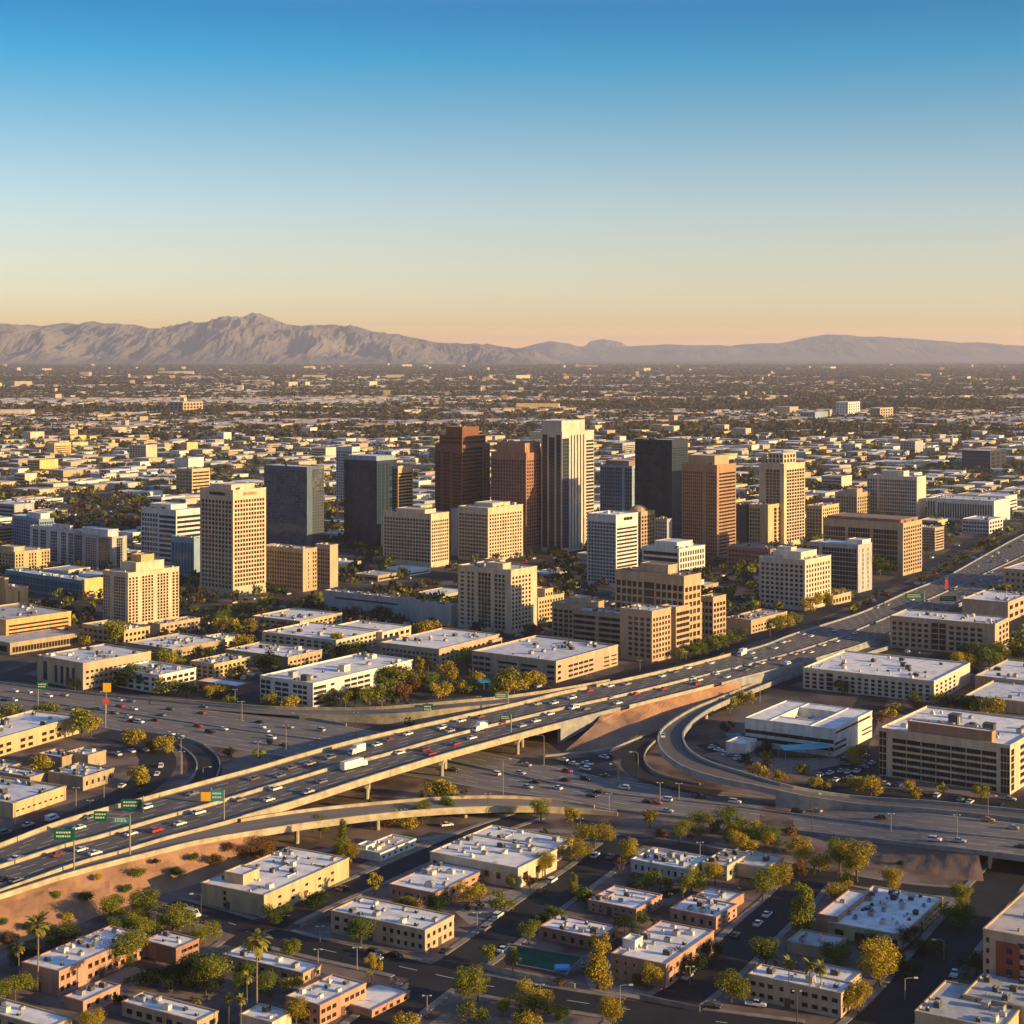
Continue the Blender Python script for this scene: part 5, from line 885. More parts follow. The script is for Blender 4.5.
for i_ in range(12):
    for j_ in range(5): q_ = P(508+i_*6.5, 944+j_*7); mark(q_.x, q_.y, 1, 2)
def rnd_tree(x0, x1, y0, y1, n, hs=(5, 9)):
    k = 0; tries = 0
    while k < n and tries < n*30:
        tries += 1; px, py = rt_.uniform(x0, x1), rt_.uniform(y0, y1); p = P(px, py)
        if occ(p.x, p.y, 3): continue
        mark(p.x, p.y, 1, 1); extra.append([px, py, rt_.uniform(*hs)*F/p.y, rt_.choice(('round', 'wide', 'wide')), rt_.choice(('olive', 'green', 'dark', 'dark', 'yellow')), None]); k += 1
rnd_tree(0, 1024, 830, 1030, 95, (3.5, 8.5)); rnd_tree(240, 560, 700, 830, 14, (3, 6)); rnd_tree(720, 1024, 700, 800, 16, (3, 6)); rnd_tree(0, 340, 500, 536, 150, (7, 12)); rnd_tree(0, 260, 560, 660, 60); rnd_tree(180, 460, 590, 640, 60); rnd_tree(120, 480, 640, 690, 40)
rnd_tree(330, 760, 540, 610, 90); rnd_tree(760, 1024, 520, 560, 60); rnd_tree(700, 1024, 470, 520, 120); rnd_tree(940, 1024, 610, 720, 30); rnd_tree(340, 760, 470, 545, 90); rnd_tree(880, 960, 540, 570, 24, (4, 7)); rnd_tree(0, 1024, 440, 500, 260, (6, 11))
LM = [(60, 910, 'on the orange slope at lower left'), (110, 980, 'around the long brick-red block'), (240, 1000, 'near the tall palm at bottom left'), (390, 990, 'at the bottom street corner'), (350, 930, 'near the pink corner block'), (300, 845, 'under the curved ramp'), (420, 820, 'below the long bridge'), (560, 850, 'by the L-shaped building'), (520, 960, 'around the walled green pool'), (640, 960, 'by the largest red-brown block'), (700, 870, 'around the cream houses'), (700, 920, 'between the red-brown blocks'), (610, 830, 'by the lower freeway bank'), (840, 870, 'on the brown freeway bank'), (870, 960, 'around the large tan building'), (800, 1000, 'by the pink-tan block at bottom right'), (960, 940, 'near the right photo edge street'), (60, 740, 'behind the round tan offices'), (150, 760, 'inside the loop ramp at left'), (370, 700, 'by the white balcony apartments'), (500, 690, 'behind the on-ramp at centre'), (150, 690, 'beside the left frontage road'), (110, 640, 'near the cream residential tower'), (310, 655, 'among the white-roofed low blocks'), (780, 780, 'beside the flyover at right'), (750, 720, 'left of the white modern office'), (900, 720, 'between the white and big pale offices'), (710, 650, 'below the brownstone offices'), (820, 610, 'beside the cream square-window office'), (930, 690, 'right of the long white stone office'), (900, 560, 'by the large dark block')]
hand = TREES; exi = sorted(extra, key=lambda t: -t[2])[:max(0, 292-len(hand))]; exr = sorted(extra, key=lambda t: -t[2])[max(0, 292-len(hand)):]
ZN = [((0, 330, 830, 1100), 'in the lower left yards'), ((330, 560, 830, 1100), 'in the yards left of centre'), ((560, 760, 830, 1100), 'in the yards right of centre'), ((760, 1100, 830, 1100), 'in the lower right yards'), ((0, 1100, 697, 830), 'beside the freeways and ramps'), ((0, 340, 500, 536), 'in the dark grove at left'), ((0, 270, 536, 700), 'among the left downtown blocks'), ((270, 560, 536, 700), 'among the centre downtown blocks'), ((560, 1100, 536, 760), 'among the right downtown blocks'), ((0, 1100, 0, 536), 'in the districts behind the towers')]
allt = []
for t in hand:
    z = min(LM, key=lambda l: (l[0]-t[0])**2+((l[1]-t[1])*1.5)**2)[2]; allt.append((t, z))
for t in exi: allt.append((t, next(z for b, z in ZN if b[0] <= t[0] <= b[1] and b[2] <= t[1] <= b[3]+1)))
gr = {}
for t, z in allt: gr.setdefault((z, t[3], t[4]), []).append(t)
def slope_z(px, py):
    return 0
for (z, kd, cl), lst in gr.items():
    lst.sort(key=lambda t: (t[0], t[1]))
    for i, t in enumerate(lst):
        c_ = '' if kd == 'palm' else CD[cl]+' '
        lab = (f"{ordinal(i+1)} from left of the {c_}{DESC[kd]}s {z}" if len(lst) > 1 else f"{c_}{DESC[kd]} {z}, the only such one")
        p = P(t[0], t[1]); h = max(t[2], 3)*(1.35 if t[2] < 22 else 1.12)*p.y/F; lod = 0 if t[1] > 800 and t[2] > 16 else (1 if t[2] > 9 else 2)
        if kd == 'palm':
            r_ = empty('palm_tree', p, rt_.uniform(0, 6.28), lab, 'palm tree', 'palm trees'); r_.scale = (h*1.0,)*3
            for nm, me in zip(('crown', 'trunk', 'dead_frond_skirt'), PALM): link(nm, me, r_)
        else:
            r_ = empty('shrub' if kd == 'shrub' else 'tree', p, rt_.uniform(0, 6.28), lab, 'shrub' if kd == 'shrub' else 'tree', 'shrubs of the freeway banks and yards' if kd == 'shrub' else 'street and yard trees')
            wd = 1.0 if kd in ('tall', 'sparse') else rt_.uniform(1.0, 1.2)
            if kd == 'wide': wd *= 1.12
            if kd == 'shrub': wd *= 1.15
            r_.scale = (h*wd, h*wd, h/.93); v_ = rt_.randrange(3)
            link('crown', crown_mesh(kd, v_, 'leaf_'+cl, lod), r_)
            k = (kd, v_)
            if k not in TR: TR[k] = trunk_mesh(kd, v_)
            link('trunk', TR[k], r_)
EM_T = resample(offset(sub(E_out, -80, 262), .8), 70)[0]; EM_B = resample(world(z0([(-75, 985), (0, 950), (60, 931), (110, 912), (160, 895), (205, 882), (262, 864)])), 70)[0]
for i, (u_, v_, hh_, cl) in enumerate([(.22, .55, 2.2, 'green'), (.30, .8, 2.6, 'dark'), (.38, .35, 2.0, 'olive'), (.47, .6, 3.0, 'dark'), (.52, .25, 2.0, 'yellow'), (.58, .7, 2.6, 'green'), (.63, .45, 3.2, 'olive'), (.69, .25, 1.8, 'dark'), (.74, .65, 3.0, 'dark'), (.80, .4, 2.6, 'green'), (.86, .6, 3.4, 'rust'), (.92, .35, 2.6, 'rust'), (.16, .2, 1.6, 'rust'), (.42, .85, 2.4, 'yellow')]):
    T_, B_ = EM_T[int(u_*69)], EM_B[int(u_*69)]; p = T_.lerp(B_, v_); r_ = empty('shrub', p, i*1.3, f"{ordinal(i+1)} desert shrub on the orange slope listed along it, {CD[cl]}" if False else f"{CD[cl]} desert bush, {ordinal(sorted([.22,.30,.38,.47,.52,.58,.63,.69,.74,.80,.86,.92,.16,.42]).index(u_)+1)} from left growing on the orange slope", 'shrub', 'shrubs of the freeway banks and yards')
    r_.scale = (hh_*1.5, hh_*1.5, hh_*1.15); link('crown', crown_mesh('shrub', i % 3, 'leaf_'+cl, 1), r_); k = ('shrub', i % 3); TR.setdefault(k, None); TR[k] = TR[k] or trunk_mesh('shrub', i % 3); link('trunk', TR[k], r_)
# the rest of the trees, and the far tree cover, as one mass
def leaf_cloud(name, pts, nleaf, cols, label):
    """pts: x,y,height,width ; clumps of random leaf faces, numpy"""
    rg = np.random.default_rng(3); pts = np.array(pts); n = len(pts); N = n*nleaf
    d = rg.normal(size=(N, 3)); d /= np.linalg.norm(d, axis=1)[:, None]; rr = rg.random(N)**.4
    pr = np.repeat(pts, nleaf, axis=0); c = np.stack([pr[:, 0]+d[:, 0]*rr*pr[:, 3]/2, pr[:, 1]+d[:, 1]*rr*pr[:, 3]/2, pr[:, 2]*.6+d[:, 2]*rr*pr[:, 2]*.4], 1)
    u = rg.normal(size=(N, 3)); u /= np.linalg.norm(u, axis=1)[:, None]; w_ = np.cross(u, rg.normal(size=(N, 3))); w_ /= np.linalg.norm(w_, axis=1)[:, None]
    s = (pr[:, 3]*(.95/math.sqrt(nleaf))*rg.uniform(.7, 1.2, N))[:, None]
    V = np.stack([c-u*s, c-w_*s*.8, c+u*s, c+w_*s*.8], 1).reshape(-1, 3); V[:, 2] = np.maximum(V[:, 2], .1)
    me = bpy.data.meshes.new(name); me.vertices.add(len(V)); me.vertices.foreach_set('co', V.ravel()); me.loops.add(N*4); me.loops.foreach_set('vertex_index', np.arange(N*4)); me.polygons.add(N); me.polygons.foreach_set('loop_start', np.arange(N)*4)
    for m in cols: me.materials.append(MATS[m])
    me.polygons.foreach_set('use_smooth', np.zeros(N, dtype=bool)); me.polygons.foreach_set('material_index', np.repeat(rg.integers(0, len(cols), n), nleaf)); me.update(calc_edges=True)
    o = link(name, me); o['kind'] = 'stuff'; o['label'] = label; o['category'] = 'trees'; return o
pts = []
for t in exr: p = P(t[0], t[1]); h = t[2]*p.y/F; pts.append((p.x, p.y, h, h*1.1))
k = 0
while k < 8500:
    y = rnd.uniform(1000, 3500); x = rnd.uniform(-.34, .34)*y; k += 1
    if occ(x, y, 2): continue
    h = rnd.uniform(4, 9); pts.append((x, y, h, h*rnd.uniform(1, 1.5)))
leaf_cloud('mid_distance_trees', pts, 34, ['leaf_far', 'leaf_dark', 'leaf_far_brown', 'leaf_olive'], 'countless street trees between and beyond the downtown blocks')
pts = []; k = 0
while k < 1500:
    k += 1; px, py = rnd.uniform(0, 1024), rnd.uniform(835, 1030); p = P(px, py)
    if occ(p.x, p.y, 1): continue
    h = rnd.uniform(.4, 1.5); pts.append((p.x, p.y, h, h*rnd.uniform(1.1, 1.9)))
leaf_cloud('ground_cover', pts, 26, ['leaf_far', 'leaf_dark', 'leaf_rust', 'leaf_olive'], 'scrubby ground cover of the gravel yards in the foreground')
pts = []
for _ in range(36000):
    y = 3300*math.exp(rnd.random()*math.log(20500/3300)) if rnd.random() < .5 else math.sqrt(rnd.uniform(3300**2, 20500**2)); x = rnd.uniform(-.35, .35)*y
    if rnd.random() < .75*max(belt(x, y), 0)*1.6: continue
    s = .8+y/7000; pts.append((x, y, rnd.uniform(5, 9)*(.9+y/22000), rnd.uniform(9, 22)*s))
leaf_cloud('distant_trees', pts, 9, ['leaf_far', 'leaf_far', 'leaf_far_brown'], 'dark tree cover of the far suburbs below the mountains')
# ------------------------------------------------------------------ lamps, signs, small structures
def lamp(px, yb, yt, label, arm=0, z=0, col='pole', big=False):
    b = P(px, yb, z); h = (yb-yt)*b.y/F; r_ = empty('street_lamp', b, 0, label, 'street lamp', 'tall lamp posts of the freeways and streets')
    a = Acc(); w_ = .15; pts = [(0, 0, -.3), (0, 0, h*.5), (0, 0, h*.97)]; a.tube(pts, [w_, w_*.85, w_*.6], 6, 0)
    link('post', a.mesh('post', [col]), r_)
    a = Acc()
    if arm:
        a.tube([(0, 0, h*.96), (arm*.9, 0, h*1.0), (arm*2.4, 0, h*1.01)], [.11, .10, .08], 5); link('arm', a.mesh('arm', [col]), r_)
        a = Acc(); a.box(min(arm*2.3, arm*3.4), max(arm*2.3, arm*3.4), -.28, .28, h*1.0-.05, h*1.0+.22, bottom=True); link('lamp_head', a.mesh('lamp_head', ['lamp_head']), r_)
    else:
        a.tube([(-.8, 0, h*.975), (.8, 0, h*.975)], [.07, .07], 5); link('arm', a.mesh('arm', [col]), r_)
        for q in (-1, 1): a = Acc(); a.box(q*.95-.28, q*.95+.28, -.2, .2, h*.975-.08, h*.975+.12, bottom=True); link('lamp_head', a.mesh('lamp_head', ['lamp_head']), r_)
LL = """240 722 701 0|258 765 741 0|286 759 725 0|356 739 712 0|317 751 738 0|341 710 698 0|382 720 700 0|417 723 715 0|479 711 696 0|95 714 692 1|235 705 689 0|242 721 701 0|181 776 737 0|203 781 767 1|15 837 802 0|76 816 787 0|104 805 780 0|90 811 800 0|182 775 751 0|201 915 894 -1|503 795 759 1|544 765 735 -1|618 787 764 -1|638 780 752 -1|609 810 793 0|660 804 782 0|679 800 783 0|703 786 775 0|488 813 793 0|812 834 794 1|891 840 813 0|957 850 814 0|988 828 796 1|760 703 675 0|730 732 708 0|693 700 681 0|686 661 651 0|589 685 675 0|357 970 947 0|318 962 949 0|427 1017 995 0|477 935 912 0|320 942 926 0|395 992 979 0|797 1024 990 0|130 689 679 0|222 688 676 0|770 640 628 0|632 700 688 0|848 668 655 0|706 588 575 0|901 572 556 0|620 1004 985 1|540 1002 984 0|690 985 966 0|905 1000 978 1|944 960 940 -1|820 872 856 0|700 858 842 0|580 834 818 0|150 812 800 0|640 672 660 0"""
lamps = [list(map(float, q.split())) for q in LL.split('|')]
LZ = [(0, 330, 680, 765, 'rising over the left lower freeway'), (0, 210, 765, 850, 'around the left access road and loop'), (330, 600, 680, 735, 'along the on-ramp behind the long bridge'), (440, 760, 735, 815, 'along the lower freeway at centre'), (760, 1024, 780, 870, 'along the right lower freeway'), (560, 1024, 540, 735, 'along the far right freeway'), (0, 1024, 815, 1100, 'in the foreground streets')]
lg = {}
for l_ in lamps:
    z = next((q[4] for q in LZ if q[0] <= l_[0] <= q[1] and q[2] <= l_[1] <= q[3]), 'elsewhere between the roads'); lg.setdefault(z, []).append(l_)
for z, lst in lg.items():
    lst.sort()
    for i, (px, yb, yt, arm) in enumerate(lst):
        onA = (px, yb) in ((286, 759),)
        lamp(px, yb, yt, f"{ordinal(i+1)} from left of the {'tall ' if yb-yt > 25 else 'slim '}lamp posts {z}" if len(lst) > 1 else f"slim lamp post {z}", arm=arm, z=0, col='pole' if i % 4 else 'pole_dark')
def sign(px, yb, yt, x0, y0, x1, y1, mt, label, z=0, marks=True, name='road_sign'):
    b = P(px, yb, z); k = b.y/F; r_ = empty(name, b, 0, label, 'road sign', 'overhead road signs')
    h = (yb-yt)*k; a = Acc(); a.tube([(0, 0, -.3), (0, 0, h)], [.28, .22], 8); zm = (yb-(y0+y1)/2)*k
    link('post', a.mesh('post', ['pole']), r_)
    a = Acc(); xa, xb = (x0-px)*k, (x1-px)*k
    for dz in (-.6, .6): a.tube([(min(xa, 0), .15, zm+dz), (max(xb, 0), .15, zm+dz)], [.12, .12], 5)
    link('gantry_arm', a.mesh('gantry_arm', ['pole']), r_)
    a = Acc(); za, zb = (yb-y1)*k, (yb-y0)*k; a.box(xa, xb, -.25, -.08, za, zb, bottom=True); p_ = link('sign_panel', a.mesh('sign_panel', [mt]), r_)
    if marks:
        a = Acc(); rr = random.Random(int(px)); W_ = xb-xa; Hh_ = zb-za; a.ring(0, 0, 0, 0, 0, 0, 0)
        a = Acc()
        for q in range(2):
            zz = za+Hh_*(.62-.34*q); x = xa+W_*.12
            while x < xb-W_*.2:
                w_ = rr.uniform(.4, .9); a.box(x, x+w_*.7, -.28, -.255, zz, zz+Hh_*.16, bottom=True); x += w_
        link('worn_lettering', a.mesh('worn_lettering', ['paint_white']), p_)
sign(74, 872, 832, 54, 829, 75, 840, 'sign_green', 'green overhead sign on a pole above the lowest left freeway lanes', z=8)
sign(130, 856, 815, 94, 811, 107, 821, 'sign_green', 'narrow green sign on the left end of the lattice arm over the freeway', z=8)
sign(129.5, 838, 818, 113, 817, 129, 823, 'sign_teal', 'small teal sign beside the narrow green one over the freeway', z=8)
sign(143, 812, 796, 121, 799, 142, 809, 'sign_green', 'green overhead sign above the far carriageway at left', z=8)
sign(224, 821, 790, 211, 790, 224, 801, 'sign_teal', 'white-framed teal sign over the freeway median at left', z=8)
sign(211, 803, 788, 201, 792, 211, 801, 'sign_yellow', 'orange-yellow sign just left of the white-framed teal sign', z=8, marks=False)
sign(38, 711, 682, 37, 682, 48, 689, 'sign_green', 'green sign on a white pole above the round tan offices')
sign(106, 714, 684, 103, 683, 111, 692, 'sign_yellow', 'square yellow sign high on a pole beside the lower freeway', marks=False)
sign(105.5, 728, 700, 103, 699, 109, 704, 'sign_red', 'small red sign on a pole right of the yellow sign', marks=False)
sign(430, 724, 705, 423, 704, 433, 712, 'sign_green', 'small green sign behind the far parapet of the long bridge')
sign(508, 711, 691, 495, 693, 508, 698, 'sign_teal', 'wide teal sign above the on-ramp at centre', z=6)
sign(511, 732, 714, 500, 715, 511, 720, 'sign_green', 'green sign standing on the median of the long bridge', z=8)
sign(924, 607, 592, 905, 593, 924, 599, 'sign_green', 'wide green gantry sign over the far freeway, left one', z=2)
sign(956, 605, 594, 940, 596, 956, 601, 'sign_green', 'green gantry sign over the far freeway, right one', z=2)
sign(946, 590, 579, 945, 579, 948, 589, 'sign_red', 'slim red-orange marker above the far freeway median', z=2, marks=False)
def canopy(x0, y0, x1, y1, h, m, label, name='shade_canopy', pool=False):
    c = P((x0+x1)/2, y1); k = c.y/F; r_ = empty(name, c, R(12), label, 'canopy'); W_ = (x1-x0)*k/2; D_ = (y1-y0)*k*2.2
    a = Acc(); a.quad((-W_, 0, h-.4), (W_, 0, h-.4), (W_, D_*.5, h+.5), (-W_, D_*.5, h+.5)); a.quad((-W_, D_*.5, h+.5), (W_, D_*.5, h+.5), (W_, D_, h-.1), (-W_, D_, h-.1)); link('canopy_cloth', a.mesh('canopy_cloth', [m]), r_)
    for q in (-.95, 0, .95):
        for d_ in (.03, .97): a = Acc(); a.tube([(W_*q, D_*d_, 0), (W_*q, D_*d_, h-.4)], [.14, .12], 6); link('post', a.mesh('post', ['pole']), r_)
canopy(783, 750, 832, 759, 4.5, 'canvas_cyan', 'pale cyan canopy roof in front of the white modern office')
canopy(416, 683, 433, 690, 3.5, 'canvas_teal', 'left teal canopy behind the on-ramp trees')
canopy(476, 681, 492, 689, 3.5, 'canvas_teal', 'right teal canopy behind the on-ramp trees')
canopy(728, 738, 744, 746, 4.0, 'canvas_teal', 'glazed grey-teal canopy at the left of the white modern office')
# walled green pool
pr = empty('swimming_pool', P(545, 962), 0, 'dark green walled pool with a bright blue cover beside the street corner', 'swimming pool')
pool = [P(x, y, .12) for x, y in ((508, 945), (583, 958), (566, 975), (517, 966))]; o0 = P(545, 962)
a = Acc(); a.poly([(p-o0) for p in pool][::-1] if (pool[1]-pool[0]).cross(pool[2]-pool[0]).z < 0 else [p-o0 for p in pool]); link('water', a.mesh('water', ['pool_water']), pr)
a = Acc(); lp = [p-o0 for p in pool]; lp.append(lp[0]); wallstrip(a, lp, .5, -.1, .5); link('pool_wall', a.mesh('pool_wall', ['pavement']), pr)
a = Acc(); c = P(562, 968)-o0; a.box(c.x-2.2, c.x+2.4, c.y-2.8, c.y+1.2, .3, .8, taper=.4); link('pool_cover', a.mesh('pool_cover', ['pool_blue']), pr)
def yard_wall(pts, label, h=1.5, m='concrete_barrier'):
    acc = Acc(); wallstrip(acc, [P(x, y, 0) for x, y in pts], .3, 0, h); o = link('yard_wall', acc.mesh('yard_wall', [m])); o['label'] = label; o['category'] = 'wall'
yard_wall([(480, 968), (520, 978), (575, 989)], 'low pale garden wall in front of the walled green pool')
yard_wall([(300, 928), (322, 918), (331, 915)], 'short garden wall left of the pink corner block', m='pavement')
yard_wall([(350, 1012), (395, 996), (408, 988)], 'low tan wall of the yard beside the orange-tan block')
yard_wall([(640, 1000), (700, 1012)], 'short wall by the bottom street near the poplar tree', m='pavement')
# ------------------------------------------------------------------ vehicles
def vehicle(kind, simple=False):
    """parts with the nose along +X"""
    body = Acc(); gl = Acc(); parts = {}
    L, W, zb = dict(sedan=(4.6, 1.85, .3), suv=(4.8, 1.95, .35), pickup=(5.5, 2.0, .4), van=(5.6, 2.1, .35), truck=(7.6, 2.4, .6), semi=(13., 2.5, .6))[kind]; w_ = W/2; l_ = L/2
    def prof(a, pts, hw, hw2, m=0):
        n = len(pts)
        for s in (-1, 1):
            q = [(x, s*(hw if z < 1.0 or hw2 is None else hw2), z) for x, z in pts]; a.poly(q if s < 0 else q[::-1], m)
        for i in range(n):
            (x0, z0_), (x1, z1_) = pts[i], pts[(i+1) % n]; f = lambda z: hw if z < 1.0 or hw2 is None else hw2
            a.quad((x0, f(z0_), z0_), (x1, f(z1_), z1_), (x1, -f(z1_), z1_), (x0, -f(z0_), z0_), m)
    if kind == 'sedan':
        prof(body, [(-l_, zb), (l_, zb), (l_, .62), (l_-.25, .78), (.95, .92), (-1.5, .95), (-l_+.1, .9), (-l_, .6)], w_, None)
        prof(body, [(.35, 1.42), (-.95, 1.42), (-.9, 1.46), (.25, 1.46)], w_*.72, None); prof(gl, [(1.0, .92), (.35, 1.42), (-.95, 1.42), (-1.65, .95)], w_*.86, w_*.76)
    elif kind == 'suv':
        prof(body, [(-l_, zb), (l_, zb), (l_, .8), (l_-.3, 1.0), (1.1, 1.08), (-l_+.05, 1.08), (-l_, .8)], w_, None)
        prof(body, [(.55, 1.66), (-l_+.35, 1.66), (-l_+.4, 1.74), (.4, 1.74)], w_*.8, None); prof(gl, [(1.15, 1.08), (.55, 1.66), (-l_+.3, 1.66), (-l_+.08, 1.08)], w_*.9, w_*.84)
    elif kind == 'pickup':
        prof(body, [(-l_, zb+.1), (l_, zb), (l_, .85), (l_-.3, 1.05), (1.3, 1.1), (-.75, 1.1), (-.75, .75), (-l_+.1, .75), (-l_+.1, 1.1), (-l_, 1.1)], w_, None)
        prof(body, [(.75, 1.72), (-.5, 1.72), (-.45, 1.8), (.65, 1.8)], w_*.8, None); prof(gl, [(1.3, 1.1), (.75, 1.72), (-.5, 1.72), (-.72, 1.1)], w_*.9, w_*.84)
    elif kind == 'van':
        prof(body, [(-l_, zb), (l_, zb), (l_, .9), (l_-.7, 1.15), (l_-1.5, 2.1), (-l_+.1, 2.15), (-l_, 1.6)], w_, None)
        for s in (-1, 1): gl.box(-l_+.4, l_-1.6, s*w_-.02 if s > 0 else -w_-.02, s*w_+.02 if s > 0 else -w_+.02, 1.3, 1.8)
        gl.quad((l_-.72, -w_*.85, 1.2), (l_-.72, w_*.85, 1.2), (l_-1.42, w_*.8, 2.05), (l_-1.42, -w_*.8, 2.05))
    else:
        c0 = l_-2.2; prof(body, [(c0, zb), (l_, zb), (l_, 1.2), (l_-.3, 2.3), (l_-.7, 2.7), (c0, 2.7)], w_*.95, None); gl.quad((l_+.01, -w_*.8, 1.35), (l_+.01, w_*.8, 1.35), (l_-.28, w_*.8, 2.25), (l_-.28, -w_*.8, 2.25))
        cg = Acc(); cg.box(-l_, c0-.25, -w_, w_, 1.0, 3.9, bottom=True); parts['cargo_box'] = cg.mesh('cargo_box', ['paint_white_car']); body.box(-l_+.1, c0, -.5, .5, .6, 1.0, bottom=True)
    wh = Acc(); r_ = .34 if kind in ('sedan', 'suv', 'pickup', 'van') else .5
    wh.tube([(0, -.12, 0), (0, .12, 0)], [r_, r_], 10, 0); wh.tube([(0, .10, 0), (0, .135, 0)], [r_*.6, r_*.55], 8, 1); wh.tube([(0, -.10, 0), (0, -.135, 0)], [r_*.6, r_*.55], 8, 1)
    axles = [(l_-.95, s) for s in (-1, 1)]+[(-l_+.95, s) for s in (-1, 1)]+([(-l_+2.2, s) for s in (-1, 1)] if kind == 'semi' else [])
    hl = Acc(); hl.box(l_-.02, l_+.03, -w_*.9, -w_*.55, .62, .78, bottom=True); tl = Acc(); tl.box(-l_-.03, -l_+.02, -w_*.92, -w_*.6, .7, .9, bottom=True)
    parts['body'] = body.mesh('body', ['paint_white_car']); parts['windows'] = gl.mesh('windows', ['car_glass'])
    return dict(parts=parts, wheel=wh.mesh('wheel', ['tyre', 'wheel_rim']), axles=[(x, s*(w_-.1), r_) for x, s in axles], head=hl.mesh('headlight', ['head_lamp']), tail=tl.mesh('tail_light', ['tail_lamp']), w=w_)
VK = {k: vehicle(k) for k in ('sedan', 'suv', 'pickup', 'van', 'truck', 'semi')}
VN = dict(sedan='parked_car', suv='suv', pickup='pickup_truck', van='van', truck='box_truck', semi='articulated_truck')
def put_vehicle(kind, colr, pos, ang, tilt, label, cat, group, lod=0):
    V = VK[kind]; r_ = empty(dict(sedan='car', suv='suv', pickup='pickup_truck', van='van', truck='box_truck', semi='articulated_truck')[kind], pos, ang, label, cat, group)
    r_.rotation_euler = (0, -tilt, ang)
    for nm, me in V['parts'].items():
        o = link(nm, me, r_)
        if nm == 'body': o.material_slots[0].link = 'OBJECT'; o.material_slots[0].material = MATS['paint_'+colr+'_car']
    for ax in V['axles']: o = link('wheel', V['wheel'], r_); o.location = ax
    if lod == 0:
        for q in (0, 1):
            o = link('headlight', V['head'], r_); o.location = (0, q*1.45*V['w'], 0); o = link('tail_light', V['tail'], r_); o.location = (0, q*1.5*V['w'], 0)
def road_at(px, py, only=None):
    best = None
    for nm, c, wd in ROADS:
        if only and nm not in only: continue
        for i in range(len(c)-1):
            q = PX(c[i]); d = (q[0]-px)**2+((q[1]-py)*2)**2
            if best is None or d < best[0]: best = (d, c[i], c[i+1], nm)
    return best
